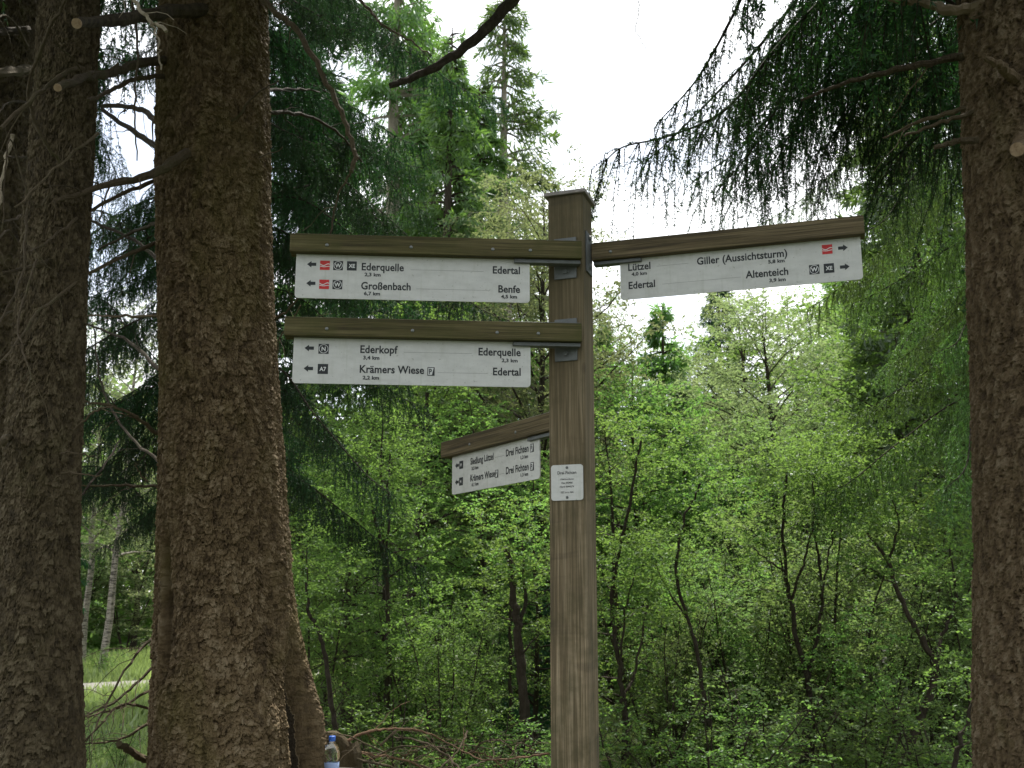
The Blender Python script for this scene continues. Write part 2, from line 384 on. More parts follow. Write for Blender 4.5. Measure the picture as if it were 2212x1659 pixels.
# ============================================================ TRUNKS WITH REAL BARK
def trunk(name, parent, base, prof, mat, seed, th_cam, nf=200, nb=30, zr=None, dz=0.008, cw=0.032, ch=0.045, amp=0.006, feats=None, lumps=0.05):
    """prof: list of (z, x_centre, radius) in world metres (y centre is base.y); dense rows inside zr; dense columns face th_cam"""
    pr = np.array(prof, float)
    z0, z1 = zr
    zs = np.concatenate([np.linspace(pr[0, 0], z0, 14)[:-1], np.arange(z0, z1, dz), np.linspace(z1, pr[-1, 0], 26)])
    th = np.concatenate([th_cam + np.linspace(-1.72, 1.72, nf), th_cam + np.linspace(1.72, 2 * math.pi - 1.72, nb + 2)[1:-1]])
    TH, Z = np.meshgrid(th, zs)
    xc = np.interp(Z, pr[:, 0], pr[:, 1]); rr = np.interp(Z, pr[:, 0], pr[:, 2])
    r0 = float(np.interp(1.8, pr[:, 0], pr[:, 2]))
    cx = np.cos(TH); sy = np.sin(TH)
    u = TH * r0; wx = (fbm(cx * 2 + 9, Z * 3 + sy, seed, 3) - .45) * 0.06
    wz = (fbm(cx * 3 + 3, Z * 2 + 2 * sy, seed + 3, 3) - .45) * 0.10
    jx = (vnoise(u / .010, Z / .014, seed + 51) - .5) * .55 + (vnoise(u / .004, Z / .006, seed + 52) - .5) * .25
    jy = (vnoise(u / .011, Z / .012, seed + 53) - .5) * .55 + (vnoise(u / .004, Z / .006, seed + 54) - .5) * .25
    f1, f2, cid, dx, dy = voro((u + wx) / cw + jx, (Z + wz) / ch + jy, seed)
    g1, g2, cid2, ex, ey = voro((u + wx * 1.3) / (cw * 3.2) + jx * .5, (Z + wz) / (ch * 3.6) + jy * .5, seed + 40)
    k1, k2, cid3, gx, gy = voro((u + wx) / (cw * .45) + jx, (Z + wz) / (ch * .5) + jy, seed + 70)
    sgn = np.where(cid2 > .35, 1.0, -0.4)
    h = amp * 1.15 * (-dy * sgn + .45 * dx) + amp * .9 * (cid - .5) + amp * .45 * (np.clip((f2 - f1) / .12, 0, 1) - 1)
    h += amp * .8 * (-gy + .5 * (cid3 - .5)) * .8
    h += amp * .8 * (cid2 - .5) - amp * 1.0 * (1 - np.clip((g2 - g1) / .09, 0, 1)) - amp * .5 * ey
    h += amp * .7 * (vnoise(u / .005, Z / .008, seed + 8) - .5)
    vr = fbm((u + wx) / .05, Z / .35, seed + 90, 3) - .45
    h += amp * 2.4 * vr
    lob = rr * lumps * (fbm(cx * 1.5 + 5, sy * 1.5 + Z * 0.8, seed + 21, 3) - .45) * 2
    lob += rr * 0.10 * np.clip((0.9 - Z) / 0.9, 0, 1) ** 1.5 * np.sin(TH * 6 + 1 + seed)
    tint = np.clip(0.46 + 0.65 * (cid - .5) + 0.25 * (cid2 - .5) + .35 * (cid3 - .5) + 0.5 * (vnoise(u / .02, Z / .03, seed + 3) - .5) - .35 * (1 - np.clip((f2 - f1) / .10, 0, 1)), 0, 1)
    rad = rr + h + lob
    if feats is not None: rad, tint = feats(rad, tint, TH, Z, u)
    V = np.stack([xc + rad * cx, base[1] + rad * sy, Z], -1) - np.array(base)
    n = len(th); k = len(zs)
    i = np.arange(k - 1)[:, None] * n; j = np.arange(n)[None, :]; j2 = (j + 1) % n
    q = np.stack([i + j, i + j2, i + n + j2, i + n + j], -1).reshape(-1, 4)
    mb = MB(); mb.add(V.reshape(-1, 3), q, a=tint.reshape(-1))
    return mb.build(name, mat, parent, smooth=False)

def prof_from_pixels(rows, Y, H, taper=0.55):
    """rows: (yd, x_left, x_right) -> list of (z, xc, r); extended to the ground and up to H"""
    o = []
    for yd, xl, xr in rows:
        z = zat(yd, Y); a = P(xl, yd, Y).x; b = P(xr, yd, Y).x
        o.append((z, (a + b) / 2, (b - a) / 2 * 0.985))
    o.sort()
    zb, xb, rb = o[0]; zt, xt, rt = o[-1]; dx = (o[-1][1] - o[-3][1]) / (o[-1][0] - o[-3][0]) * 0.6
    pre = [(-0.3, xb, rb * 1.35), (0.15, xb, rb * 1.18)] if zb > 0.3 else [(-0.3, xb, rb * 1.2)]
    post = [(zt + (H - zt) * k, xt + dx * min((H - zt) * k, 3), rt * (1 - k) ** 0.8 * (1 - .05) + 0.02) for k in (.25, .5, .75, 1.0)]
    return pre + o + post

TREES = {}
YM = 4.45
main_rows = [(0, 350, 578), (200, 343, 580), (400, 340, 585), (600, 345, 590), (800, 348, 600), (1000, 348, 612),
             (1130, 346, 619), (1300, 343, 635), (1400, 340, 655), (1470, 336, 672), (1550, 330, 694), (1659, 322, 708)]
pm = prof_from_pixels(main_rows, YM, 15)
bx = pm[1][1]
mainT = empty('spruce_tree', (bx, YM, 0), 'thick mossy spruce trunk with flared hollow foot, left of the signpost', 'tree', 'three tall spruces at the waymark')
def main_feats(rad, tint, TH, Z, u):
    # theta where a feature sits: -pi/2 faces the camera, pi the left edge, 0 the right edge
    def ang(d): return (TH - d + math.pi) % (2 * math.pi) - math.pi
    def bl(t0, z0, st, sz): return np.exp(-(ang(t0) / st) ** 2 - ((Z - z0) / sz) ** 2)
    wz0 = zat(1300, YM)
    # long open wound on the left with a raised lip
    t0 = R(-132) + 0.04 * np.sin(Z * 9) + .03 * (vnoise(Z / .05, Z * 0, 5) - .5)
    w = np.exp(-(np.abs((TH - t0 + math.pi) % (2 * math.pi) - math.pi) / 0.085) ** 4) * (1 / (1 + np.exp(-(Z - zat(1420, YM)) / .03))) * (1 / (1 + np.exp((Z - zat(1175, YM)) / .03)))
    lip = np.exp(-(((TH - t0 + .15 + math.pi) % (2 * math.pi) - math.pi)) ** 2 / 0.05 ** 2) * (Z > zat(1440, YM)) * (Z < zat(1160, YM))
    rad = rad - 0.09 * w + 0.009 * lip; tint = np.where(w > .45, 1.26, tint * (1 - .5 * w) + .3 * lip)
    # crease that splits off the second stem on the right
    tc0 = R(-42) + 0.10 * (Z - 1.0)
    d = ((TH - tc0 + math.pi) % (2 * math.pi) - math.pi)
    cf = np.clip((2.35 - Z) / 1.3, 0, 1)
    rad = rad - 0.030 * cf * np.exp(-(d / 0.12) ** 2) + 0.02 * cf * np.exp(-((d - .35) / .25) ** 2)
    # hollow at the right foot, its shade also painted as a near-black tint
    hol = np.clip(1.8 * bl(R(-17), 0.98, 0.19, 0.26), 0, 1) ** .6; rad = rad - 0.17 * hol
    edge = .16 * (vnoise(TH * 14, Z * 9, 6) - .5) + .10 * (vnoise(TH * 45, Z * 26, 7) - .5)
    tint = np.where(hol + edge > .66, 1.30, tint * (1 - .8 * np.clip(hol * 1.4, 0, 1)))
    for kx, ky, s, dep in ((405, 650, .07, .03), (435, 774, .06, .028), (405, 335, .07, .03), (467, 470, .05, .012), (520, 840, .05, .01)):
        p = P(kx, ky, YM); zz = p.z; xc = np.interp(zz, [a[0] for a in pm], [a[1] for a in pm]); rr = np.interp(zz, [a[0] for a in pm], [a[2] for a in pm])
        t1 = -math.acos(max(-1, min(1, (p.x - xc) / rr)))
        rad = rad + 0.018 * bl(t1, zz, s * 3, s * 1.2) - (dep + .02) * bl(t1, zz - 0.01, s * 1.1, s * .42)
    return rad, tint
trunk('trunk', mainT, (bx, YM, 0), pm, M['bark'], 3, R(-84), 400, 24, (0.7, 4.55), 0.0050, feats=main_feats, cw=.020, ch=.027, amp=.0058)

YL = 3.9
left_rows = [(0, 88, 214), (200, 80, 206), (400, 62, 196), (600, 45, 186), (800, 28, 178), (1000, 12, 170), (1200, -6, 167), (1400, -22, 171), (1659, -45, 178)]
pl = prof_from_pixels(left_rows, YL, 14); lx = pl[1][1]
leftT = empty('spruce_tree', (lx, YL, 0), 'dark slightly leaning spruce trunk near the left edge of the picture', 'tree', 'three tall spruces at the waymark')
def left_feats(rad, tint, TH, Z, u):
    p = P(28, 1290, YL)
    def ang(d): return (TH - d + math.pi) % (2 * math.pi) - math.pi
    g = np.exp(-(ang(R(-135)) / .25) ** 2 - ((Z - p.z) / .10) ** 2); g2 = np.exp(-(ang(R(-132)) / .10) ** 2 - ((Z - p.z) / .06) ** 2)
    return rad + 0.02 * g - 0.05 * g2, tint
trunk('trunk', leftT, (lx, YL, 0), pl, M['bark_dark'], 11, R(-70), 190, 20, (0.7, 4.15), 0.0068, cw=.018, ch=.025, amp=.0046, feats=left_feats)

YB = 5.6
back_rows = [(0, -70, 84), (400, -80, 70), (800, -90, 44), (1200, -105, 30), (1659, -120, 20)]
pb = prof_from_pixels(back_rows, YB, 14); bx2 = pb[1][1]
backT = empty('spruce_tree', (bx2, YB, 0), 'grey barked spruce trunk cut by the left picture edge, behind the leaning trunk', 'tree')
trunk('trunk', backT, (bx2, YB, 0), pb, M['bark_dark'], 17, R(-75), 110, 16, (0.5, 5.3), 0.012, cw=.03, ch=.04)

YR = 3.7
right_rows = [(0, 2076, 2352), (150, 2083, 2356), (500, 2100, 2364), (800, 2110, 2376), (1200, 2114, 2388), (1450, 2113, 2400), (1659, 2112, 2412)]
pr_ = prof_from_pixels(right_rows, YR, 15); rx = pr_[1][1]
rightT = empty('spruce_tree', (rx, YR, 0), 'reddish furrowed spruce trunk filling the right picture edge', 'tree', 'three tall spruces at the waymark')
trunk('trunk', rightT, (rx, YR, 0), pr_, M['bark_red'], 23, R(-115), 160, 20, (0.7, 4.05), 0.0062, cw=.017, ch=.035, amp=.0056)

# ============================================================ DEAD BRANCHES
rngb = np.random.default_rng(5)
def smooth_line(pts, per=6, jit=0.0):
    p = np.array([tuple(k) for k in pts], float); n = len(p); t = np.linspace(0, n - 1, (n - 1) * per + 1); o = []
    for c in range(p.shape[1]):
        pp = np.concatenate([[2 * p[0, c] - p[1, c]], p[:, c], [2 * p[-1, c] - p[-2, c]]])
        i = np.minimum(t.astype(int), n - 2); f = t - i
        a, b, d, e = pp[i], pp[i + 1], pp[i + 2], pp[i + 3]
        o.append(0.5 * ((2 * b) + (-a + d) * f + (2 * a - 5 * b + 4 * d - e) * f ** 2 + (-a + 3 * b - 3 * d + e) * f ** 3))
    q = np.stack(o, -1)
    if jit: q[1:] += rngb.normal(0, jit, q[1:].shape)
    return q
def pix_branch(tree, pts, w0, w1, Y0, Y1, mat='dead', name='dead_branch', twigs=0, sawn=False, n=8, jit=0.003, root=None):
    """pts in photo pixels; distance goes from Y0 at the first point to Y1 at the last; w in photo pixels"""
    k = len(pts); W = [P(x, y, Y0 + (Y1 - Y0) * i / (k - 1)) for i, (x, y) in enumerate(pts)]
    if root is not None: W = [Vector(root)] + W
    loc = tree.location
    q = smooth_line([w - loc for w in W], 6, jit)
    m = len(q); t = np.linspace(0, 1, m)
    r = 0.5 * (w0 * mpp(Y0) * (1 - t) + w1 * mpp(Y1) * t)
    mb = MB(); mb.tube(q, r, n, m=0, rough=.3, rng=rngb, a=rngb.random())
    for _ in range(twigs):
        i = rngb.integers(2, m - 1); d = nrm(q[min(i + 1, m - 1)] - q[i - 1]); side = nrm(np.cross(d, rngb.normal(size=3)))
        Ln = rngb.uniform(.06, .28); a = q[i]; dirn = nrm(d * 0.7 + side * 0.7)
        pp = [a + dirn * Ln * s + np.array([0, 0, -1]) * Ln * .25 * s * s + rngb.normal(0, .006, 3) * (s > 0) for s in np.linspace(0, 1, 5)]
        mb.tube(pp, np.linspace(max(.0016, r[i] * .35), .0009, 5), 4, a=rngb.random())
    if sawn:
        d = nrm(q[-1] - q[-2]); e = q[-1]
        mb.tube([e - d * .001, e + d * .004], [r[-1] * 1.0, r[-1] * 1.0], 14, m=1)
    return mb.build(name, [M[mat], M['sawn']], tree)
Bm = lambda *a, **k: pix_branch(mainT, *a, **k)
Bl = lambda *a, **k: pix_branch(leftT, *a, **k)
Br = lambda *a, **k: pix_branch(rightT, *a, **k)
# on the thick trunk
Bm([(404, 330), (330, 375), (240, 398), (119, 434)], 24, 10, 4.16, 3.7, twigs=5)
Bm([(440, 22), (330, 30), (240, 45), (165, 49)], 34, 24, 4.22, 3.35, sawn=True, mat='bark_dark', name='sawn_branch')
Bm([(360, 128), (300, 138), (235, 158), (190, 164), (126, 187)], 22, 18, 4.3, 3.3, sawn=True, name='sawn_branch', twigs=3)
Bm([(340, 128), (240, 155), (160, 150), (90, 195), (0, 275)], 14, 8, 4.25, 3.3, twigs=6)
Bm([(352, 165), (290, 172), (230, 200), (190, 218)], 12, 8, 4.25, 3.6, twigs=2)
Bm([(331, 391), (232, 434), (142, 490), (66, 550)], 10, 4, 4.4, 3.4, twigs=6)
Bm([(341, 522), (222, 574), (107, 654), (0, 787)], 9, 5, 4.4, 3.3, twigs=4)
Bm([(350, 268), (300, 235), (222, 228)], 16, 9, 4.5, 5.2, twigs=3, mat='bark_thin')
Bm([(345, 320), (290, 285), (222, 240)], 15, 9, 4.6, 5.4, twigs=2, mat='bark_thin')
Bm([(341, 682), (260, 684), (187, 680)], 7, 4, 4.5, 4.8, twigs=3)
Bm([(350, 945), (300, 905), (256, 881), (183, 866)], 9, 5, 4.4, 4.0, twigs=3)
Bm([(341, 1051), (260, 1048), (150, 1050)], 7, 4, 4.5, 4.4, twigs=2)
Bm([(345, 565), (290, 520), (190, 475)], 10, 6, 4.7, 5.4, twigs=6, mat='bark_thin')
Bm([(345, 480), (290, 500), (210, 540)], 9, 5, 4.7, 5.2, twigs=4, mat='bark_thin')
Bm([(345, 800), (280, 740), (190, 700)], 10, 5, 4.7, 5.6, twigs=4, mat='bark_thin')
Bm([(345, 1000), (270, 930), (220, 830), (200, 700)], 7, 3, 4.7, 5.6, twigs=5, mat='bark_thin')
Bm([(280, -30), (297, 100), (292, 230), (297, 345)], 7, 3, 3.9, 3.8, twigs=2)
Bm([(270, -40), (295, 10), (325, 45), (362, 66)], 9, 8, 3.5, 3.5, mat='dead_pale', twigs=3, name='pale_branch')
Bm([(325, 45), (340, 80), (345, 125), (347, 150)], 5, 4, 3.5, 3.5, mat='dead_pale', name='pale_branch')
Bm([(520, -60), (590, 20), (640, 62), (690, 150), (737, 240), (765, 330), (757, 372)], 15, 10, 3.9, 3.7, mat='dead', twigs=4)
Bm([(757, 372), (738, 410), (722, 455), (712, 530)], 6, 4, 3.7, 3.7, mat='dead', twigs=1)
Bm([(740, -40), (800, 22), (830, 57), (880, 85), (930, 120)], 8, 3, 4.2, 3.7, twigs=3)
Bm([(578, 196), (630, 192), (690, 198)], 8, 4, 4.5, 5.0, twigs=3, mat='bark_thin')
Bm([(580, 243), (660, 250), (735, 290), (780, 350)], 10, 4, 4.5, 5.2, twigs=6, mat='bark_thin')
Bm([(560, 340), (610, 320)], 3, 2, 4.3, 4.2)
Bm([(595, 690), (640, 650), (690, 560)], 5, 3, 4.4, 4.0, twigs=3)
Bm([(598, 760), (610, 720), (650, 660)], 4, 3, 4.3, 4.0, twigs=2)
Bm([(500, 262), (560, 200), (600, 175)], 0.1 + 5, 3, 4.2, 4.1)
Bm([(320, 1040), (300, 1020), (292, 1000)], 4, 2, 4.3, 4.2)
# bare brushy twigs low between the two left trunks
for pts in ([(330, 1440), (270, 1500), (200, 1540), (160, 1548)], [(330, 1490), (250, 1530), (190, 1550)], [(325, 1560), (250, 1600), (180, 1605)],
            [(335, 1370), (290, 1420), (230, 1520), (195, 1600)], [(330, 1530), (260, 1525), (180, 1605)]):
    Bm(pts, 6, 3, 4.6, 4.2, twigs=9, mat='dead')
Bm([(312, 1642), (285, 1625), (255, 1605)], 14, 13, 4.5, 4.2, mat='dead', name='broken_branch')
# on the left trunks
Bl([(150, 380), (95, 300), (60, 200), (100, 80), (150, -20)], 9, 6, 3.75, 3.3, twigs=4)
Bl([(120, 410), (70, 440), (20, 300), (8, 500)], 5, 3, 3.5, 3.3, mat='dead', twigs=4)
Bl([(212, 288), (132, 351), (33, 451)], 7, 4, 3.7, 3.3, mat='dead', twigs=3)
Bl([(27, 290), (14, 350), (0, 420), (-8, 500)], 9, 5, 3.4, 3.4, mat='dead_pale', name='pale_branch')
Bl([(60, 450), (45, 600), (0, 700)], 7, 4, 3.6, 3.3, mat='dead', twigs=5)
Bl([(80, 560), (40, 700), (70, 820)], 6, 3, 3.6, 3.3, mat='dead', twigs=5)
Bl([(110, 560), (60, 580), (0, 590)], 10, 8, 3.8, 3.5, mat='bark_dark')
Bl([(20, 945), (0, 955), (-40, 960)], 16, 16, 3.8, 3.5, mat='bark_dark', name='sawn_branch')
Bl([(160, 930), (210, 885), (245, 880)], 5, 3, 3.8, 3.6)
Bl([(150, 1100), (230, 1000), (260, 950)], 6, 3, 4.0, 4.4, twigs=3, mat='bark_thin')
Bl([(130, 980), (150, 978), (205, 984)], 5, 3, 3.7, 3.7)
Bl([(118, 1040), (140, 1022), (220, 1028)], 5, 3, 3.7, 3.7)
pix_branch(backT, [(60, 62), (0, 68), (-60, 60)], 16, 20, 5.3, 4.8, mat='bark_dark')
pix_branch(backT, [(70, 150), (20, 155), (-60, 165)], 22, 22, 5.2, 4.6, mat='bark_dark')
for k in range(7):
    y = 60 + 120 * k; pix_branch(backT, [(60, y + 40), (20, y + rngb.integers(-40, 60)), (-30, y + rngb.integers(-30, 90))], 7, 3, 5.3, 4.6, twigs=6)
# on the right trunk
Br([(2100, 118), (1990, 140), (1880, 164), (1800, 188), (1728, 219)], 19, 6, 3.7, 3.9, twigs=1)
Br([(2095, 232), (1990, 262), (1905, 303)], 13, 4, 3.7, 3.9, twigs=1)
Br([(2100, 242), (2020, 270), (1952, 292)], 13, 5, 3.65, 3.7)
Br([(2112, 302), (2060, 308), (2018, 318)], 17, 10, 3.6, 3.6)
Br([(2130, 10), (2060, 22), (2010, 8), (1940, 2), (1890, -10)], 30, 12, 3.6, 3.9, mat='bark_red')
Br([(2215, 180), (2185, 165), (2160, 140), (2125, 125)], 34, 12, 3.55, 3.38, mat='bark_red', name='bark_knot')
st = Br([(2212, 300), (2205, 315), (2196, 325)], 40, 32, 3.5, 3.33, mat='bark_red', sawn=True, name='sawn_branch', n=14)
# the thick broken limb that hangs into the picture from the upper right
Br([(1700, -560), (1450, -420), (1240, -180), (1105, 0), (1020, 90), (930, 148), (842, 187)], 44, 14, 3.9, 3.6, mat='bark_thin', name='broken_limb', twigs=0, n=10, jit=.004,
   root=(rx, YR, 5.6))
Br([(1372, -40), (1380, 20), (1373, 62), (1398, 105)], 2.4, 1.6, 3.8, 3.8, name='thin_twig')

# ============================================================ SPRUCE BOUGHS
def needles(mb, p, t, rng, ln, w, m=0):
    n = len(p)
    r = nrm(np.cross(t, rng.normal(size=(n, 3)))); d = nrm(t * 0.65 + r * rng.uniform(.55, .95, (n, 1)))
    side = nrm(np.cross(d, rng.normal(size=(n, 3)))) * w * .5
    L_ = ln * rng.uniform(.7, 1.25, (n, 1))
    v = np.stack([p - side, p + side, p + d * L_], 1).reshape(-1, 3)
    a = np.repeat(rng.random(n), 3)
    mb.add(v, tris=np.arange(n * 3).reshape(-1, 3), a=a, m=m)
def rhombs(mb, p, ax, sd, ln, w, a, m=0, lift=None):
    n = len(p)
    mid = p + ax * ln * .45
    v0 = p; v1 = mid + sd * w * .5; v2 = p + ax * ln; v3 = mid - sd * w * .5
    if lift is not None: v1 = v1 + lift; v3 = v3 + lift
    mb.add(np.stack([v0, v1, v2, v3], 1).reshape(-1, 3), np.arange(n * 4).reshape(-1, 4), a=np.repeat(a, 4), m=m)
def bough_mesh(axis, rng, sec=0.55, hang=0.35, sec_step=0.09, hang_step=0.05, r0=0.012, step=0.005, nl=.019, nw=.0055, start=0.15, sparse=0.0, inner=1.0):
    """one drooping bough: stem, side twigs and curtains of hanging needled twigs"""
    ax = smooth_line(axis, 8); seg = np.linalg.norm(np.diff(ax, axis=0), axis=1); S = np.concatenate([[0], np.cumsum(seg)]); T = S[-1]
    mb = MB(); mb.tube(ax, np.linspace(r0, .003, len(ax)), 6, m=1, a=.3)
    at = lambda s: np.array([np.interp(s, S, ax[:, c]) for c in range(3)])
    NP, NT = [], []
    def string(p0, d0, L_, drop, dens=1.0, bare=0.0):
        k = max(4, int(L_ / .05)); s = np.linspace(0, 1, k)[:, None]
        d0 = nrm(d0)
        q = p0 + d0 * L_ * (s - .42 * s * s * drop) + np.array([0, 0, -1]) * L_ * .62 * s * s * drop
        q = q + np.cumsum(rng.normal(0, .004, q.shape), 0) * s
        mb.tube(q, np.linspace(.0028, .0012, k), 3, cap=False, m=1, a=.3)
        n = max(3, int(L_ / step * dens)); tt = rng.uniform(bare, 1, n)
        pp = np.stack([np.interp(tt, s[:, 0], q[:, c]) for c in range(3)], -1)
        tg = nrm(np.gradient(q, axis=0)); dd = np.stack([np.interp(tt, s[:, 0], tg[:, c]) for c in range(3)], -1)
        NP.append(pp); NT.append(dd)
        if L_ > .16 and drop >= .4:
            for _ in range(int(L_ / .075)):
                i_ = rng.integers(1, k - 1); t_ = rng.uniform(.035, .10); e_ = nrm(tg[i_] * .8 + nrm(rng.normal(size=3) * np.array([1, 1, .3])) * .75)
                n_ = max(2, int(t_ / step)); u_ = rng.random((n_, 1))
                NP.append(q[i_] + e_ * t_ * u_); NT.append(np.repeat(e_[None], n_, 0))
        return q
    s = start * T
    while s < T:
        f = s / T
        base = at(s); d = nrm(at(min(T, s + .05)) - at(s - .05)); side = nrm(np.cross(d, [0, 0, 1]))
        for sg in (-1, 1):
            if rng.random() < sparse: continue
            L2 = sec * (1.15 - .75 * f) * rng.uniform(.5, 1.15) * (0.5 + 0.5 * min(1, f * 4))
            q = string(base, d * .55 + side * sg * .85 + np.array([0, 0, -.1]), L2, .55, bare=.2 * (1 - f))
            m_ = int(L2 / hang_step)
            for i in range(m_):
                b = q[min(len(q) - 1, int((i + rng.random()) / m_ * len(q)))]
                string(b, np.array([rng.normal(0, .38), rng.normal(0, .38), -1]) + d * .35, hang * rng.uniform(.12, 1.15) * (1.1 - .5 * f), .5, inner)
        for _ in range(2):
            string(base, np.array([rng.normal(0, .2), rng.normal(0, .2), -1]) + d * .3, hang * rng.uniform(.3, 1.2), .4, inner)
        s += sec_step * rng.uniform(.7, 1.3)
    string(at(T * .97), d, .12, .2)
    needles(mb, np.concatenate(NP), np.concatenate(NT), rng, nl, nw)
    return mb
def pixaxis(pts, Y0, Y1, loc):
    k = len(pts); return [P(x, y, Y0 + (Y1 - Y0) * i / (k - 1)) - loc for i, (x, y) in enumerate(pts)]
def hero(tree, pts, Y0, Y1, seed, mat='needle', root=None, **k):
    rng = np.random.default_rng(seed); a = pixaxis(pts, Y0, Y1, tree.location)
    if root is not None: a = [Vector(root) - tree.location] + a
    return bough_mesh(a, rng, **k).build('bough', [M[mat], M['bark_thin']], tree)
# boughs of the right spruce, hanging against the sky
hero(rightT, [(1790, -330), (1640, -80), (1585, 30), (1540, 115), (1495, 185), (1430, 256)], 4.6, 4.7, 31, sec=.34, hang=.30, hang_step=.075, sec_step=.10, sparse=.2, start=.3)
hero(rightT, [(1960, -230), (1800, -30), (1711, 65), (1655, 130), (1585, 220), (1525, 263), (1430, 298), (1345, 318), (1300, 355)], 4.6, 4.9, 32, sec=.34, hang=.50, hang_step=.065, sec_step=.085, start=.25)
hero(rightT, [(2000, -180), (1860, -10), (1740, 110), (1680, 230), (1620, 330), (1560, 400)], 4.9, 5.3, 33, sec=.5, hang=.46, hang_step=.065, sec_step=.11)
hero(rightT, [(2080, -150), (1950, -10), (1830, 110), (1740, 230), (1660, 380)], 5.0, 5.5, 34, sec=.6, hang=.50, hang_step=.062, sec_step=.10)
hero(rightT, [(2150, -60), (2030, 40), (1900, 150), (1800, 290), (1760, 380)], 5.1, 5.6, 35, sec=.6, hang=.50, hang_step=.062, sec_step=.10)
hero(rightT, [(2200, 20), (2080, 110), (1960, 220), (1870, 340)], 5.2, 5.6, 36, sec=.6, hang=.50, hang_step=.062, sec_step=.10)

hero(rightT, [(2190, 110), (2090, 200), (1990, 290), (1900, 370)], 5.0, 5.4, 37, sec=.6, hang=.50, hang_step=.062, sec_step=.10)
hero(rightT, [(2020, -60), (1900, 60), (1800, 180), (1700, 300), (1620, 360)], 5.6, 6.0, 38, sec=.6, hang=.50, hang_step=.062, sec_step=.10)
hero(rightT, [(1850, -90), (1740, 20), (1640, 150), (1590, 280)], 5.3, 5.5, 39, sec=.45, hang=.45, hang_step=.05, sec_step=.08)
hero(rightT, [(1900, -200), (1770, -60), (1640, 100), (1540, 210), (1450, 300), (1400, 345)], 5.2, 5.6, 40, sec=.45, hang=.42, hang_step=.07, sec_step=.10)
hero(rightT, [(1960, -120), (1820, 60), (1700, 210), (1600, 320), (1500, 390)], 5.5, 5.9, 41, sec=.5, hang=.40, hang_step=.07, sec_step=.10)
# shared bough shapes for crowns: axis along +x
PB = []
for k, (Ln, dr) in enumerate(((2.6, .9), (2.0, .75), (3.1, 1.0))):
    rng = np.random.default_rng(60 + k)
    axp = [(0, 0, 0), (Ln * .3, .05, .06 * Ln), (Ln * .6, -.05, -.12 * Ln * dr), (Ln * .85, .05, -.30 * Ln * dr), (Ln, 0, -.36 * Ln * dr)]
    mb = bough_mesh(axp, rng, sec=.62, hang=.48, sec_step=.115, hang_step=.075, step=.0062, nl=.024, nw=.0078, r0=.013)
    o = mb.build('bough', [M['needle'], M['bark_thin']]); PB.append(o.data); bpy.data.objects.remove(o)
def put_bough(tree, p, az, tilt=0, sc=1.0, k=None, mat=None):
    k = random.randrange(3) if k is None else k
    o = link('bough', PB[k], tree); o.location = Vector(p) - tree.location; o.rotation_euler = (0, tilt, az); o.scale = (sc,) * 3
    if mat:
        o.material_slots[0].link = 'OBJECT'; o.material_slots[0].material = M[mat]
    return o
random.seed(4)
def in_gap(x, y, z):
    if y < .3: return False
    for dz in (0, .5, 1.0):
        d = Vector((x, y, z - dz - EYE)); f = d.y * CP + d.z * SP; X_ = 1106 + F * d.x / f; Y_ = 829.5 - F * (-d.y * SP + d.z * CP) / f
        if 880 < X_ < 1520 and Y_ > -40: return True
        if -200 < X_ < 2400 and Y_ > -80 and f < 3.0: return True
        if 175 < X_ < 345 and Y_ > -30 and random.random() < .35: return True
    return False
def crown(tree, x, y, z0, z1, n, smin=.8, smax=1.3, mat=None):
    for k in range(n):
        f = k / n; z = z0 + (z1 - z0) * f; az = k * 2.399 + random.uniform(-.4, .4)
        sc = (smax + (smin - smax) * f) * random.uniform(.85, 1.1); kk = random.randrange(3); ln = (2.6, 2.0, 3.1)[kk] * sc
        if any(in_gap(x + ln * g * math.cos(az), y + ln * g * math.sin(az), z - .35 * ln * g * g) for g in (.4, .6, .8, 1)): continue
        put_bough(tree, (x, y, z), az, random.uniform(-.05, .15), sc, kk, mat=mat)
crown(mainT, bx, YM, 5.2, 12, 60, .5, 1.5)
crown(leftT, lx, YL, 5.0, 11, 50, .5, 1.5)
crown(rightT, rx, YR, 5.2, 12, 60, .5, 1.5)
crown(backT, bx2, YB, 5.6, 11, 34, .5, 1.3)

# a spruce behind the thick trunk whose low boughs fill the gap and the dark curtains on both sides
def curtain_tree(name, X, Y, H, label, specs, mat='needle', rad=.13, group=None, leftcut=0.0):
    t = empty(name, (X, Y, 0), label, 'tree', group)
    mb = MB(); mb.tube([(0, 0, -.2), (0.03, 0, H * .3), (-.02, .02, H * .6), (0, 0, H)], [rad * 1.2, rad, rad * .7, .02], 12, rough=.1, rng=rngb)
    mb.build('trunk', M['bark_dark'], t, smooth=True)
    for z, az, sc, k in specs:
        if Y > 0 and random.random() < leftcut and math.cos(az) < .2 and X < 0: continue
        put_bough(t, (X, Y, z), az, random.uniform(0, .2), sc, k, mat)
    return t
def specs(z0, z1, n, s0, s1, azr=None):
    o = []
    for k in range(n):
        az = k * 2.399 + random.uniform(-.3, .3) if azr is None else random.uniform(*azr)
        f = k / n; o.append((z0 + (z1 - z0) * f, az, s0 + (s1 - s0) * f, random.randrange(3)))
    return o
SL = 'tall spruces with hanging boughs'
c1 = P(470, 900, 7.5)
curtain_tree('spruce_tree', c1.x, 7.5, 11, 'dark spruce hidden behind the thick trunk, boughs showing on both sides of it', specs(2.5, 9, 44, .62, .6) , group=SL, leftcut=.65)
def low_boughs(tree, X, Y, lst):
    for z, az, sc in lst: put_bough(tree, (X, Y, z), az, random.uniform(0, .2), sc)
T1 = [o for o in bpy.data.objects if o.get('label', '').startswith('dark spruce hidden behind the thick trunk')][0]
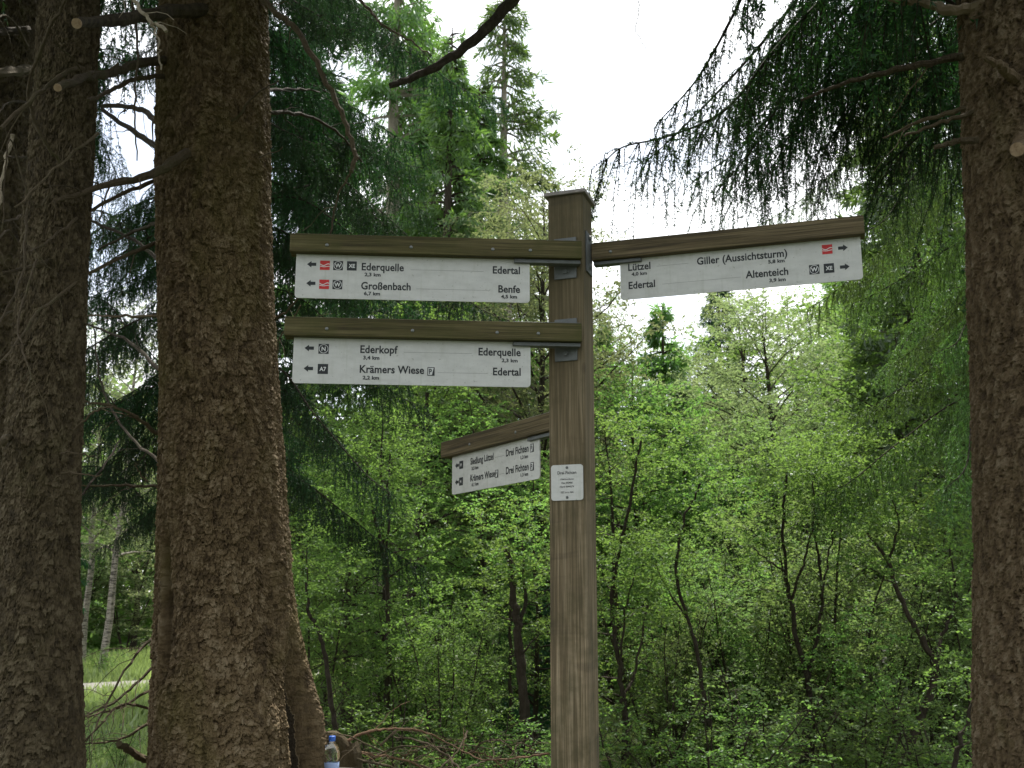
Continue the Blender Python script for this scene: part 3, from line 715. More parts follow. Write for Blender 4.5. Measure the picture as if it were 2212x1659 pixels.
low_boughs(T1, c1.x, 7.5, [(3.0, 2.9, .5), (3.3, 3.4, .5), (3.5, 2.6, .5), (3.9, 3.1, .52), (4.2, 3.6, .5), (2.75, 3.2, .42), (2.6, 2.7, .4), (2.45, 3.0, .36), (2.6, 3.5, .40), (2.35, 3.3, .32), (3.15, 3.05, .46), (2.9, 2.75, .44), (4.4, 2.8, .5),
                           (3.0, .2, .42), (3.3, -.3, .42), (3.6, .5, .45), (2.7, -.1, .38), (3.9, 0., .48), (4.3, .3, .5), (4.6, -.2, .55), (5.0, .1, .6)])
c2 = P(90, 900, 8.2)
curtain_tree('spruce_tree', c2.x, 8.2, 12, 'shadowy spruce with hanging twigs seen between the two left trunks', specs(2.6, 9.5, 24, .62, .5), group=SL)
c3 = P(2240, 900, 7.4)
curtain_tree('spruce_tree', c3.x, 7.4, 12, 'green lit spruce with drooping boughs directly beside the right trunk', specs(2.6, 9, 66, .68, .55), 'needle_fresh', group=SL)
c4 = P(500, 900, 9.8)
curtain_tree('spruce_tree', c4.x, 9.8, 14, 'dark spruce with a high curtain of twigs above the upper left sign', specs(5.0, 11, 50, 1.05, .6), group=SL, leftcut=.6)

for X_, Y_, lb in ((-4.2, -5.6, 'unseen spruce added for shade behind the viewpoint, towards the left'), (3.6, -6.0, 'unseen spruce added for shade behind the viewpoint, towards the right'),
                   (-.4, -9.0, 'unseen spruce added for shade straight behind the viewpoint'), (8.6, -3.4, 'unseen spruce added for shade off to the right of the viewpoint')):
    curtain_tree('spruce_tree', X_, Y_, 12, lb, specs(2.2, 10, 44, 1.25, .6), group='unseen spruces added to shade the waymark')  # unseen trees added to cut the front light on signs and trunks

# ============================================================ DISTANT SPRUCES
def far_spruce_mesh(seed, H, maxr, zlow, dense=1.0, droop=.5):
    rng = np.random.default_rng(seed); mb = MB(); tb = MB()
    tb.tube([(0, 0, -.3), (.05, 0, H * .35), (-.04, .03, H * .7), (0, 0, H)], [.015 * H, .011 * H, .006 * H, .01], 9)
    z = zlow
    while z < H * .985:
        f = (z - zlow) / (H - zlow); L0 = maxr * (1 - f) ** .75 * (0.75 + .25 * min(1, f * 8)) + .12
        for k in range(rng.integers(4, 7)):
            az = rng.uniform(0, 2 * math.pi); Ln = L0 * rng.uniform(.6, 1.15); zz = z + rng.uniform(-.15, .15)
            d = np.array([math.cos(az), math.sin(az), 0]); n = 7; s = np.linspace(0, 1, n)[:, None]
            q = np.array([0, 0, zz]) + d * Ln * s + np.array([0, 0, 1]) * Ln * (0.10 * s - droop * s * s + .16 * s ** 3 * (f < .8)) + (0.25 * f * Ln * s * np.array([0, 0, 1]))
            tb.tube(q, np.linspace(.011 * H * .18 + .004, .003, n), 3, cap=False)
            m = int(Ln * 105 * dense) + 10
            t = rng.uniform(.12, 1, m) ** .8; p = np.stack([np.interp(t, s[:, 0], q[:, c]) for c in range(3)], -1)
            sd = np.cross(d, [0, 0, 1]); lat = rng.uniform(-1, 1, (m, 1)) * .34 * Ln * (1.1 - t[:, None]) ** .7
            p = p + sd * lat + d * np.abs(lat) * .35 + np.array([0, 0, -1]) * (np.abs(lat) * .3 + rng.uniform(0, .12, (m, 1)))
            up = rng.random((m, 1)) < .35
            axd = nrm(d * .55 + sd * np.sign(lat) * .5 + rng.normal(0, .3, (m, 3)) + np.where(up, .1, -1.0) * np.array([0, 0, 1]))
            w = nrm(np.cross(axd, rng.normal(size=(m, 3))))
            rhombs(mb, p, axd, w, rng.uniform(.10, .26, (m, 1)), rng.uniform(.022, .046, (m, 1)), np.clip(.25 + .5 * rng.random(m) + .25 * up[:, 0], 0, 1))
        z += rng.uniform(.22, .42) * (1 - .35 * f)
    return tb, mb
FS = []
for seed, H, r, zl, dn in ((1, 15, 2.2, 4.0, 1.0), (2, 13, 1.6, 2.0, 1.2), (3, 8, 1.25, .6, 1.5)):
    tb, mb = far_spruce_mesh(seed, H, r, zl, dn)
    a = tb.build('trunk', M['bark_grey'] if seed == 1 else M['bark_thin']); b = mb.build('crown', M['needle_fresh'])
    FS.append((a.data, b.data, H)); bpy.data.objects.remove(a); bpy.data.objects.remove(b)
def far_spruce(k, xd, Y, top, label, mat=None, rz=0.0, wide=1.0, bend=(0, 0)):
    tr, cr_, H = FS[k]; x = P(xd, 1000, Y).x; z = gz(x, Y); s = (zat(top, Y) - z) / H
    t = empty('spruce_tree', (x, Y, z), label, 'tree', 'distant spruces', rz)
    for nm, me in (('trunk', tr), ('crown', cr_)):
        o = link(nm, me, t); o.scale = (s * wide, s * wide, s)
        if nm == 'crown' and mat: o.material_slots[0].link = 'OBJECT'; o.material_slots[0].material = M[mat]
    return t
far_spruce(0, 835, 17, -260, 'tall spruce with a bare grey trunk above the upper left sign', rz=.4)
far_spruce(0, 1088, 19, -30, 'tall spruce with ragged drooping boughs, its top against white sky left of the post', rz=2.0, wide=1.05)
far_spruce(1, 965, 15.5, 60, 'yellow green young spruce between the two tall grey spruce trunks', rz=1.0)
far_spruce(1, 900, 18, 30, 'full crowned spruce close beside the bare grey spruce trunk', rz=2.6, wide=1.1)
far_spruce(1, 1030, 17, 190, 'broad low spruce just under the ragged spruce top left of the post', rz=.8, wide=1.2)
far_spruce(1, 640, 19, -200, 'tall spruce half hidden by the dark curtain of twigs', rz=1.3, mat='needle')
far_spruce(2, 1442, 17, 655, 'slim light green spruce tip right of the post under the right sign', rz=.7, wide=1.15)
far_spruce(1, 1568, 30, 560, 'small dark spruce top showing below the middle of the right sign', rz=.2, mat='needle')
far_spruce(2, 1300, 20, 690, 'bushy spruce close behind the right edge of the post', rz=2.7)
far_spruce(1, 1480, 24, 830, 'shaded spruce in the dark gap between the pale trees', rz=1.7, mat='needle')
far_spruce(1, 2010, 11.5, -120, 'dense fresh green spruce beside the upper right trunk, behind the dark boughs', rz=2.2, wide=1.25)
far_spruce(0, 2030, 19, 250, 'broad spruce between the right sign and the right trunk', rz=.9, wide=1.1)
far_spruce(1, 1830, 26, 560, 'spruce showing thinly behind the tip of the right sign', rz=.1)
far_spruce(1, 120, 22, 600, 'distant spruce mostly hidden by the leaning left trunk', rz=.1, mat='needle', wide=.8)
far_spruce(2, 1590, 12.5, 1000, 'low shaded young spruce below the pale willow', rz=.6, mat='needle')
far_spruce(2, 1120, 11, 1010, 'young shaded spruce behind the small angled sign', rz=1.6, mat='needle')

# ============================================================ BROADLEAVED TREES AND SHRUBS
def leafy(seed, H, stems=1, spread=.25, fb=.25, nb=26, bl=.33, elev=(15, 50), droop=.15, leaf=.045, asp=.62, r=.03, lpt=9, twl=.22, l2s=.16, l3s=.085, flat=.55, shape='round', lean=0.0, trunkpts=None):
    rng = np.random.default_rng(seed); tb = MB(); LP, LD, LL = [], [], []
    for s_ in range(stems):
        az = s_ * 2.4 + rng.uniform(0, 1); lean_ = spread * rng.uniform(.5, 1.2) if stems > 1 else lean
        Hs = H * rng.uniform(.75, 1.0) if stems > 1 else H; n = 14
        t = np.linspace(0, 1, n)[:, None]; d = np.array([math.cos(az), math.sin(az), 0])
        if trunkpts is not None: q = smooth_line(trunkpts, 4)
        else:
            q = d * lean_ * Hs * t ** 1.3 + np.array([0, 0, 1]) * Hs * t + np.cumsum(rng.normal(0, .012 * H / 3, (n, 3)), 0) * np.array([1, 1, .2]) + d * .05 * (stems > 1)
            q = q - (q[0] - d * .05 * (stems > 1))
        n = len(q); tl = np.linspace(0, 1, n)
        rr = r * (1 - tl) ** .8 + .004; q[0, 2] -= .15
        tb.tube(q, rr, 8, a=.4, rough=.12, rng=rng)
        for b in range(max(3, nb // stems)):
            f = fb + (1 - fb) * (b + rng.random()) / max(3, nb // stems); base = np.array([np.interp(f, tl, q[:, c]) for c in range(3)])
            if shape == 'round': prof = math.sin(math.pi * min(1, .18 + .82 * (f - fb) / (1 - fb))) ** .6 + .15
            elif shape == 'cone': prof = 1.1 - .85 * (f - fb) / (1 - fb)
            else: prof = 1.0
            Lb = H * bl * prof * rng.uniform(.6, 1.15); a2 = b * 2.399 + rng.uniform(-.4, .4) + az
            el = R(rng.uniform(*elev)); m = 9; s = np.linspace(0, 1, m)[:, None]
            dd = np.array([math.cos(a2) * math.cos(el), math.sin(a2) * math.cos(el), math.sin(el)])
            p = base + dd * Lb * s + np.array([0, 0, -1]) * droop * Lb * s * s + np.cumsum(rng.normal(0, .02 * Lb, (m, 3)), 0) * s
            r1 = max(.0035, float(np.interp(f, tl, rr)) * .5)
            tb.tube(p, np.linspace(r1, .0022, m), 5, cap=False, a=.4)
            k2 = int(Lb / l2s) + 1
            for i in range(k2):
                g = .18 + .82 * (i + rng.random()) / k2; b2 = np.array([np.interp(g, s[:, 0], p[:, c]) for c in range(3)])
                td = nrm(p[min(m - 1, int(g * m) + 1)] - p[max(0, int(g * m) - 1)])
                sd = nrm(np.cross(td, rng.normal(size=3) * .5 + np.array([0, 0, 1]))) * (1 if i % 2 else -1)
                L2 = Lb * .42 * (1.15 - g) * rng.uniform(.6, 1.2) + .10
                d2 = nrm(td * .7 + sd * .8 + np.array([0, 0, .1])); m2 = 5; s2 = np.linspace(0, 1, m2)[:, None]
                p2 = b2 + d2 * L2 * s2 + np.array([0, 0, -1]) * droop * L2 * s2 * s2 + np.cumsum(rng.normal(0, .02 * L2, (m2, 3)), 0) * s2
                tb.tube(p2, np.linspace(.0032, .0014, m2), 3, cap=False, a=.4)
                k3 = int(L2 / l3s) + 1
                g3 = np.clip((np.arange(k3) + rng.random(k3)) / k3, .05, 1)
                b3 = np.stack([np.interp(g3, s2[:, 0], p2[:, c]) for c in range(3)], -1)
                d3 = nrm(d2 * .6 + rng.normal(0, .5, (k3, 3)) * np.array([1, 1, .5]) - np.array([0, 0, droop * .6]))
                LP.append(b3); LD.append(d3); LL.append(np.full(k3, twl) * rng.uniform(.6, 1.2, k3))
            LP.append(p[-1:]); LD.append(nrm(p[-1:] - p[-2:-1])); LL.append(np.array([twl]))
    p = np.concatenate(LP); d = np.concatenate(LD); Ln = np.concatenate(LL)[:, None]
    # twigs as thin slivers
    rhombs(tb, p, d, nrm(np.cross(d, rng.normal(size=p.shape))), Ln, .003, np.full(len(p), .4))
    mb = MB(); n = len(p)
    tw_t = rng.random(n)
    for k in range(lpt):
        f = (k + rng.random((n, 1))) / lpt; pos = p + d * Ln * f + np.array([0, 0, -1]) * Ln * f * f * droop * .5
        side = nrm(np.cross(d, np.array([0, 0, 1])) + 1e-6) * (1 if k % 2 else -1)
        ax = nrm(d * .55 + side * .8 + rng.normal(0, .45, (n, 3)) - np.array([0, 0, .12]))
        nor = nrm(np.array([0, 0, 1]) * flat + rng.normal(0, .42, (n, 3))); sd = nrm(np.cross(nor, ax)); nor2 = np.cross(ax, sd)
        sz = leaf * rng.uniform(.55, 1.2, (n, 1))
        rhombs(mb, pos, ax, sd, sz, sz * asp, np.clip(.55 * tw_t + .45 * rng.random(n), 0, 1), lift=nor2 * sz * .10)
    return tb, mb
PROTO = {}
def proto(name, bark, leafm, H, **k):
    tb, mb = leafy(H=H, **k); a = tb.build('trunk', M[bark]); b = mb.build('crown', M[leafm])
    PROTO[name] = (a.data, b.data, H, leafm); bpy.data.objects.remove(a); bpy.data.objects.remove(b)
proto('hazel', 'bark_thin', 'leaf', 3.6, seed=1, stems=5, spread=.26, fb=.22, nb=60, bl=.24, elev=(10, 60), leaf=.048, r=.020, lpt=10, l2s=.13, l3s=.085)
proto('hazel_b', 'bark_thin', 'leaf', 3.2, seed=2, stems=4, spread=.22, fb=.16, nb=56, bl=.25, elev=(0, 55), leaf=.044, r=.018, lpt=10, l2s=.13, l3s=.085)
proto('sapling', 'bark_thin', 'leaf', 5.0, seed=3, fb=.22, nb=40, bl=.27, elev=(0, 40), leaf=.046, r=.045, lpt=10, lean=.06, droop=.2, shape='cone', l2s=.14)
proto('sapling_b', 'bark_thin', 'leaf', 5.5, seed=4, fb=.30, nb=38, bl=.25, elev=(5, 45), leaf=.050, r=.055, lpt=10, lean=.10, droop=.25, l2s=.14)
proto('willow', 'bark_thin', 'leaf_light', 8.0, seed=5, fb=.22, nb=54, bl=.30, elev=(20, 60), leaf=.075, asp=.42, r=.10, lpt=9, l2s=.22, l3s=.115, twl=.30, flat=.3)
proto('birch', 'birch', 'leaf_light', 10.0, seed=6, fb=.30, nb=56, bl=.22, elev=(15, 55), leaf=.065, asp=.7, r=.10, lpt=9, l2s=.22, l3s=.115, twl=.30, droop=.5, flat=.3)
proto('alder', 'bark_thin', 'leaf_deep', 7.0, seed=7, fb=.15, nb=54, bl=.30, elev=(5, 45), leaf=.065, asp=.8, r=.08, lpt=9, l2s=.20, l3s=.11, twl=.26)
proto('bush', 'bark_thin', 'leaf', 1.8, seed=8, stems=6, spread=.45, fb=.10, nb=48, bl=.30, elev=(0, 60), leaf=.042, r=.010, lpt=7, l2s=.11, l3s=.08, twl=.16)
proto('feathery', 'bark_thin', 'leaf_soft', 2.8, seed=9, stems=9, spread=.34, fb=.12, nb=120, bl=.21, elev=(35, 78), droop=.1, leaf=.036, asp=.42, r=.011, lpt=10, l2s=.12, l3s=.085, twl=.17, flat=.3)
def place(kind, xd, Y, top, label, cat=None, mat=None, rz=None, wide=1.0, group=None):
    tr, cr_, H, lm = PROTO[kind]; x = P(xd, 1000, Y).x; z = gz(x, Y); s = (zat(top, Y) - z) / H
    if rz is None: rz = (xd * .37 + Y) % 6.28
    nm = {'hazel': 'hazel_shrub', 'hazel_b': 'hazel_shrub', 'feathery': 'goat_willow_shrub', 'bush': 'low_bush', 'willow': 'willow_tree', 'birch': 'birch_tree', 'alder': 'alder_tree'}.get(kind, 'young_tree')
    grp = group or {'hazel_shrub': 'leafy shrubs', 'low_bush': 'low bushes', 'goat_willow_shrub': 'rounded feathery shrubs', 'willow_tree': 'pale willows', 'birch_tree': 'birches', 'alder_tree': 'alders', 'young_tree': 'slender young trees'}[nm]
    t = empty(nm, (x, Y, z), label, cat or ('shrub' if nm in ('hazel_shrub', 'goat_willow_shrub') else 'bush' if nm == 'low_bush' else 'tree'), grp, rz)
    for n_, me in (('trunk', tr), ('crown', cr_)):
        o = link(n_, me, t); o.scale = (s * wide, s * wide, s)
        if n_ == 'crown' and mat: o.material_slots[0].link = 'OBJECT'; o.material_slots[0].material = M[mat]
    return t
# middle: between thick trunk and post
place('sapling', 830, 8.6, 850, 'slender young tree with a thin dark stem below the lower left sign')
place('sapling_b', 752, 9.4, 900, 'young tree with a thick dark stem right of the flared trunk foot')
place('hazel_b', 700, 7.6, 1130, 'leafy shrub with a curved stem touching the flared trunk foot', wide=.9)
place('hazel', 905, 8.0, 1200, 'bright leafy shrub at mid height left of the small angled sign')
place('hazel_b', 985, 7.4, 1290, 'low leafy shrub in front of the thin stems below the small angled sign')
place('sapling_b', 1065, 10.5, 860, 'young tree with spreading twigs behind the small angled sign')
place('sapling', 1150, 9.2, 1000, 'young tree crowding the left side of the post below the small sign')
place('alder', 930, 14, 800, 'deep green alder behind the slender young trees under the lower left sign')
place('alder', 720, 15, 830, 'deep green alder partly behind the thick trunk', wide=.9)
place('birch', 1120, 14.5, 380, 'pale leafy birch crown directly left of the post top')
place('willow', 1010, 17, 560, 'pale willow behind the birch, seen between the two left signs', wide=.9)
place('alder', 1180, 15, 720, 'alder foliage behind the post between lower left sign and small sign')
place('sapling_b', 880, 12, 640, 'tall young tree seen between the two left signs', wide=1.1)
# right of the post
place('sapling', 1345, 8.4, 900, 'young tree forking low, close to the right side of the post')
place('hazel', 1480, 8.8, 1130, 'arching shrub with one long bent stem right of the post', wide=1.1)
place('feathery', 1580, 8.6, 1185, 'large rounded feathery light green shrub in the middle of the thicket', wide=1.15)
place('feathery', 1420, 8.0, 1290, 'rounded feathery shrub between the post and the long bent stem')
place('feathery', 1850, 8.2, 1240, 'rounded feathery shrub between the five forked stem and the wide forked stem', wide=1.1)
place('feathery', 1700, 9.4, 1090, 'taller feathery shrub behind the five forked stem', wide=.9)
place('feathery', 2030, 9.0, 1130, 'feathery shrub pressed against the right trunk', wide=.9)
place('feathery', 1000, 8.4, 1330, 'rounded feathery shrub below the small angled sign', wide=.9)
place('feathery', 800, 9.8, 1250, 'rounded feathery shrub between the two dark stems left of the small sign', wide=.9)
place('willow', 1160, 12.5, 395, 'dense pale leafy crown touching the left side of the post top', wide=.85, rz=2.0)
place('hazel', 1745, 8.2, 1010, 'tall shrub with several upright dark stems in the right thicket', mat='leaf_soft')
place('hazel', 1950, 9.0, 1080, 'shrub with a wide forked stem near the right trunk', wide=1.1)
place('hazel_b', 2060, 7.6, 1230, 'dense shrub leaning against the foot of the right trunk', mat='leaf_soft')
place('alder', 1390, 12.5, 800, 'green alder rising behind the post on its right side')
place('sapling_b', 1500, 13, 870, 'young tree between the slim spruce and the pale willow')
place('willow', 1655, 16, 668, 'large pale yellow green willow under the right sign', wide=1.15)
place('willow', 1790, 18, 740, 'second pale willow right of the largest one, a little lower')
place('birch', 1880, 22, 640, 'thin birch crown under the tip of the right sign', mat='leaf')
place('alder', 1985, 10.5, 690, 'dark alder with hanging branches beside the right trunk', wide=1.1)
place('alder', 1850, 13, 930, 'dark alder below the hanging branches, right of the willows', mat='leaf')
place('willow', 1720, 12.5, 960, 'light leafy willow in front of the large pale one', mat='leaf_soft')
place('alder', 1560, 12, 1010, 'deep green alder in the centre of the thicket')
place('birch', 1330, 20, 640, 'sparse birch twigs beside the right edge of the post', mat='leaf', wide=.7)
place('willow', 2080, 15, 900, 'pale foliage glimpsed beside the middle of the right trunk')
place('willow', 1600, 24, 660, 'distant rounded pale tree filling in behind the large pale willow', wide=1.2)
place('alder', 1745, 24, 640, 'distant green tree under the right third of the right sign', mat='leaf', wide=1.2)
place('willow', 1900, 25, 600, 'distant pale tree between the right sign tip and the right trunk', mat='leaf', wide=1.1)
place('alder', 1400, 27, 735, 'distant green tree filling the gap left of the slim light green spruce', mat='leaf_light', wide=1.3)
place('alder', 1310, 17, 760, 'rounded green tree behind the right edge of the post, above the forking young tree', mat='leaf', wide=1.0)
place('alder', 1500, 19, 800, 'rounded green tree between the slim spruce and the large pale willow', mat='leaf_light', wide=1.0)
place('alder', 1650, 13.5, 880, 'light green rounded tree directly below the large pale willow', mat='leaf_soft', wide=1.1)
place('willow', 2060, 13, 520, 'green leafy tree showing through the drooping boughs beside the right trunk', mat='leaf', wide=1.0)
place('birch', 1990, 16, 380, 'leafy birch crown against the sky between the right sign tip and the right trunk', mat='leaf', wide=1.0)
# dark bare stems that stand out of the thicket: tall forked saplings
def stems(label, base, lines, Y, cat='tree'):
    g = P(*base, Y); root = empty('bare_stemmed_tree', (g.x, Y, gz(g.x, Y)), label, cat, 'bare stemmed young trees')
    for i, (pts, w0, w1) in enumerate(lines):
        o = pix_branch(root, pts, w0 * .8, w1 * .7, Y, Y + (.3 if i % 2 else -.3) * (i > 0), mat='bark_thin', name='trunk' if i == 0 else 'branch', twigs=5 if i else 2, jit=.006)
    tb, mb = leafy(seed=int(base[0]), H=1.5, stems=5, spread=.4, fb=.1, nb=26, bl=.30, elev=(0, 60), leaf=.044, r=.006, lpt=8, l2s=.12, l3s=.085, twl=.18)
    for (pts, w0, w1) in lines:
        e = P(*pts[-1], Y)
        for dz in (-.1,):
            o = mb.build('crown', M['leaf'], root) if 'mc' not in locals() else link('crown', mc, root)
            mc = o.data; o.location = e - root.location + Vector((0, 0, dz - .35)); o.scale = (.62, .62, .55); o.rotation_euler = (0, 0, pts[0][0])
stems('thick dark alder stem leaning slightly, just left of the post foot', (1150, 1700), [([(1152, 1720), (1143, 1620), (1130, 1500), (1118, 1380), (1110, 1300), (1095, 1180)], 32, 18), ([(1118, 1380), (1135, 1280), (1125, 1150)], 12, 6)], 7.2)
stems('thin straight stem beside the thick dark alder stem', (1105, 1700), [([(1102, 1720), (1104, 1560), (1103, 1400), (1108, 1250)], 13, 8)], 7.8)
stems('dark stem rising straight below the lower left sign, forked at the top', (835, 1560), [([(842, 1600), (836, 1450), (838, 1300), (826, 1190), (805, 1100)], 17, 9), ([(834, 1250), (838, 1120), (842, 980)], 9, 5)], 8.0)
stems('thick dark stem in deep shade right of the flared trunk foot', (752, 1560), [([(760, 1640), (752, 1480), (750, 1380), (752, 1260), (758, 1130)], 24, 14)], 8.6)
stems('dark crooked stem leaning towards the flared trunk foot', (735, 1640), [([(736, 1660), (722, 1560), (708, 1450), (690, 1370), (668, 1320), (660, 1260)], 15, 8)], 6.6)
stems('forked dark stem close to the right side of the post', (1350, 1659), [([(1352, 1720), (1350, 1600), (1345, 1500), (1335, 1420), (1322, 1300), (1335, 1200), (1362, 1080), (1385, 950)], 17, 7), ([(1347, 1500), (1372, 1450), (1390, 1350), (1410, 1230)], 9, 4), ([(1338, 1430), (1352, 1320), (1372, 1230)], 7, 4)], 7.4)
stems('single long bent stem that curves left in the thicket right of the post', (1560, 1659), [([(1600, 1740), (1565, 1660), (1530, 1560), (1510, 1440), (1490, 1350), (1463, 1250), (1467, 1160), (1492, 1090), (1512, 1045)], 14, 6), ([(1490, 1340), (1440, 1270), (1415, 1215)], 6, 3)], 7.2)
stems('tall stem splitting into five dark upright forks in the right thicket', (1745, 1659), [([(1745, 1740), (1745, 1600), (1747, 1500), (1740, 1450), (1722, 1380), (1705, 1290), (1698, 1230), (1692, 1110), (1700, 1020)], 19, 7), ([(1745, 1470), (1760, 1400), (1775, 1300), (1768, 1200), (1755, 1100), (1765, 1000)], 11, 4), ([(1707, 1300), (1730, 1240), (1745, 1180), (1760, 1110), (1752, 1040)], 8, 4), ([(1775, 1290), (1790, 1200), (1800, 1130), (1820, 1030)], 7, 3), ([(1700, 1240), (1660, 1210), (1620, 1180)], 6, 3)], 7.6)
stems('thick leaning stem with a wide fork near the right trunk', (1960, 1659), [([(1930, 1740), (1955, 1640), (2000, 1520), (2020, 1440), (1985, 1370), (1945, 1290), (1915, 1210), (1875, 1150)], 26, 8), ([(2020, 1440), (2040, 1360), (2065, 1290), (2050, 1180)], 12, 5), ([(1920, 1215), (1940, 1130), (1930, 1080)], 7, 3), ([(1960, 1590), (1900, 1490), (1860, 1440)], 9, 4)], 7.4)
stems('thin dark stem leaning against the foot of the right trunk', (2060, 1659), [([(2040, 1720), (2070, 1620), (2100, 1520), (2125, 1420)], 15, 10)], 5.8)
# low bushes
for x_, y_, tp, lb in ((1350, 6.9, 1480, 'low bush at the foot of the post, right side'), (1500, 6.6, 1500, 'low bush under the arching shrub'),
                       (1640, 7.2, 1430, 'low bush below the rounded light green shrub'), (1800, 6.8, 1490, 'low bush before the upright dark stems'),
                       (1980, 6.6, 1500, 'low bush left of the right trunk'), (1150, 7.4, 1560, 'low bush just left of the post foot'),
                       (1040, 6.8, 1540, 'low bush behind the dead brushwood'), (880, 7.0, 1500, 'low bush right of the water bottle, behind the brushwood'),
                       (760, 8.4, 1480, 'low bush under the thick dark stem')):
    place('bush', x_, y_, tp, lb, wide=1.25, mat='leaf_soft' if x_ > 1300 and x_ % 3 else None)
# left gap
place('birch', 255, 22, 640, 'white barked birch standing across the gravel path, seen between the left trunks', rz=.3)
place('birch', 218, 24, 700, 'thinner brownish birch stem beside the white barked one', rz=2.1)
place('willow', 320, 30, 880, 'yellow green willow touching the edge of the thick trunk, across the path', wide=1.0)
place('hazel', 190, 28, 1120, 'yellow green shrub across the path next to the leaning trunk', mat='leaf_light', wide=1.5)
place('hazel_b', 300, 28, 1190, 'yellow green shrub across the path left of the thick trunk', mat='leaf_light', wide=1.5)
place('alder', 120, 27, 840, 'alder across the path behind the leaning trunk', mat='leaf')

place('bush', 215, 9.5, 1560, 'leafy bush among the bare twigs between the two left trunks', mat='leaf_soft', wide=1.2)
place('bush', 305, 10.5, 1575, 'leafy bush against the left side of the thick trunk foot', wide=1.2)
place('bush', 260, 21.5, 1395, 'leafy bush at the foot of the birches across the path', wide=1.5)
# far wood behind everything: one mass
def far_wood():
    rng = np.random.default_rng(77); mb = MB()
    N = 420; th = rng.uniform(R(48), R(132), N); rad = rng.uniform(32, 52, N)
    cx = rad * np.cos(th); cy = rad * np.sin(th); hh = rng.uniform(4.5, 9.0, N) + (rad - 32) * .12
    for k in range(N):
        m = 420; u = rng.random(m); rr = (rng.random(m) ** .5) * 2.3 * np.sin(np.pi * np.clip(.12 + u * .86, 0, 1)) ** .6; a = rng.uniform(0, 6.28, m)
        p = np.stack([cx[k] + rr * np.cos(a), cy[k] + rr * np.sin(a), u * hh[k]], -1)
        ax = nrm(rng.normal(size=(m, 3))); sd = nrm(np.cross(ax, rng.normal(size=(m, 3)) + np.array([0, 0, 1])))
        s = rng.uniform(.16, .42, (m, 1)); rhombs(mb, p, ax, sd, s, s * .6, rng.random(m))
    tag(mb.build('far_woods', M['leaf_deep']), 'green mass of woodland closing the view behind the trees', 'woodland', kind='stuff')
far_wood()
# grass
def grass():
    rng = np.random.default_rng(9); mb = MB()
    def field(n, x0, x1, y0, y1, h):
        x = rng.uniform(x0, x1, n); y = rng.uniform(y0, y1, n)
        dmin = np.min(np.hypot(x[:, None] - PATH[None, ::4, 0], y[:, None] - PATH[None, ::4, 1]), axis=1); k = dmin > rng.uniform(.45, 1.45, n)
        x, y = x[k], y[k]; n = len(x); z = ground_h(x, y) - .01
        hh = h * np.clip((y - 9) / 14, .3, 1.2) * rng.uniform(.4, 1.3, n) * (.6 + .8 * vnoise(x * .9, y * .9, 4)); a = rng.uniform(0, 6.28, n); w = .010 + .0006 * y
        ln = rng.normal(0, .35, (n, 2)) * hh[:, None]
        b = np.stack([x, y, z], -1); s = np.stack([np.cos(a) * w, np.sin(a) * w, np.zeros(n)], -1)
        tip = b + np.stack([ln[:, 0], ln[:, 1], hh], -1)
        mb.add(np.stack([b - s, b + s, tip], 1).reshape(-1, 3), tris=np.arange(n * 3).reshape(-1, 3), a=np.repeat(rng.random(n), 3))
    field(70000, -13, -3, 8, 27, .30); field(14000, -11, -5, 15.5, 19.5, .30); field(40000, -4, 6, 9, 24, .35); field(15000, -6, 6, 5, 9, .2)
    tag(mb.build('grass', M['grass']), 'tall fresh green meadow grass around the gravel path', 'grass', kind='stuff')
grass()

# ============================================================ SIGNPOST
PYAW = R(-19)                       # post turned so its right side shows
Yp = 3.25
pc_b = P(1243, 1659, Yp); pc_t = P(1231, 415, Yp)
post = empty('signpost', (pc_b.x, Yp, 0), 'square wooden waymark post with four white arrow boards under mossy timber arms', 'signpost')
POST_TOP = zat(436, Yp); LEANX = (pc_t.x - pc_b.x) / (pc_t.z - pc_b.z)
PW = 0.121
shear = Matrix(((1, 0, LEANX), (0, 1, 0), (0, 0, 1))).to_4x4()
z_b = pc_b.z
xb_at = lambda z: LEANX * (z - z_b)
def post_mesh():
    import bmesh
    b = bmesh.new(); n = 60; mb = MB()
    hw = PW / 2; bv = .006; ring = [(-hw + bv, -hw), (hw - bv, -hw), (hw - .002, -hw + .002), (hw, -hw + bv), (hw, hw - bv), (hw - bv, hw), (-hw + bv, hw), (-hw, hw - bv), (-hw, -hw + bv), (-hw + .002, -hw + .002)]
    zs = np.linspace(-.05, POST_TOP, n); V = []
    c, s = math.cos(-PYAW), math.sin(-PYAW)
    for z in zs:
        for x, y in ring:
            X = x * math.cos(PYAW) - y * math.sin(PYAW); Y = x * math.sin(PYAW) + y * math.cos(PYAW)
            V.append((X + xb_at(z), Y, z))
    k = len(ring); i = np.arange(n - 1)[:, None] * k; j = np.arange(k)[None, :]; j2 = (j + 1) % k
    q = np.stack([i + j, i + j2, i + k + j2, i + k + j], -1).reshape(-1, 4)
    tp = (n - 1) * k
    mb.add(V, q, [[tp, tp + a, tp + a + 1] for a in range(1, k - 1)])
    return mb
post_mesh().build('post', M['wood_post'], post)
RY = Matrix.Rotation(PYAW, 4, 'Z')
mb = MB(); capR = RY
mb.box((xb_at(POST_TOP), 0, POST_TOP + .0065), (PW + .022, PW + .022, .013), capR, bev=.002)
mb.build('post_cap', M['capmetal'], post)

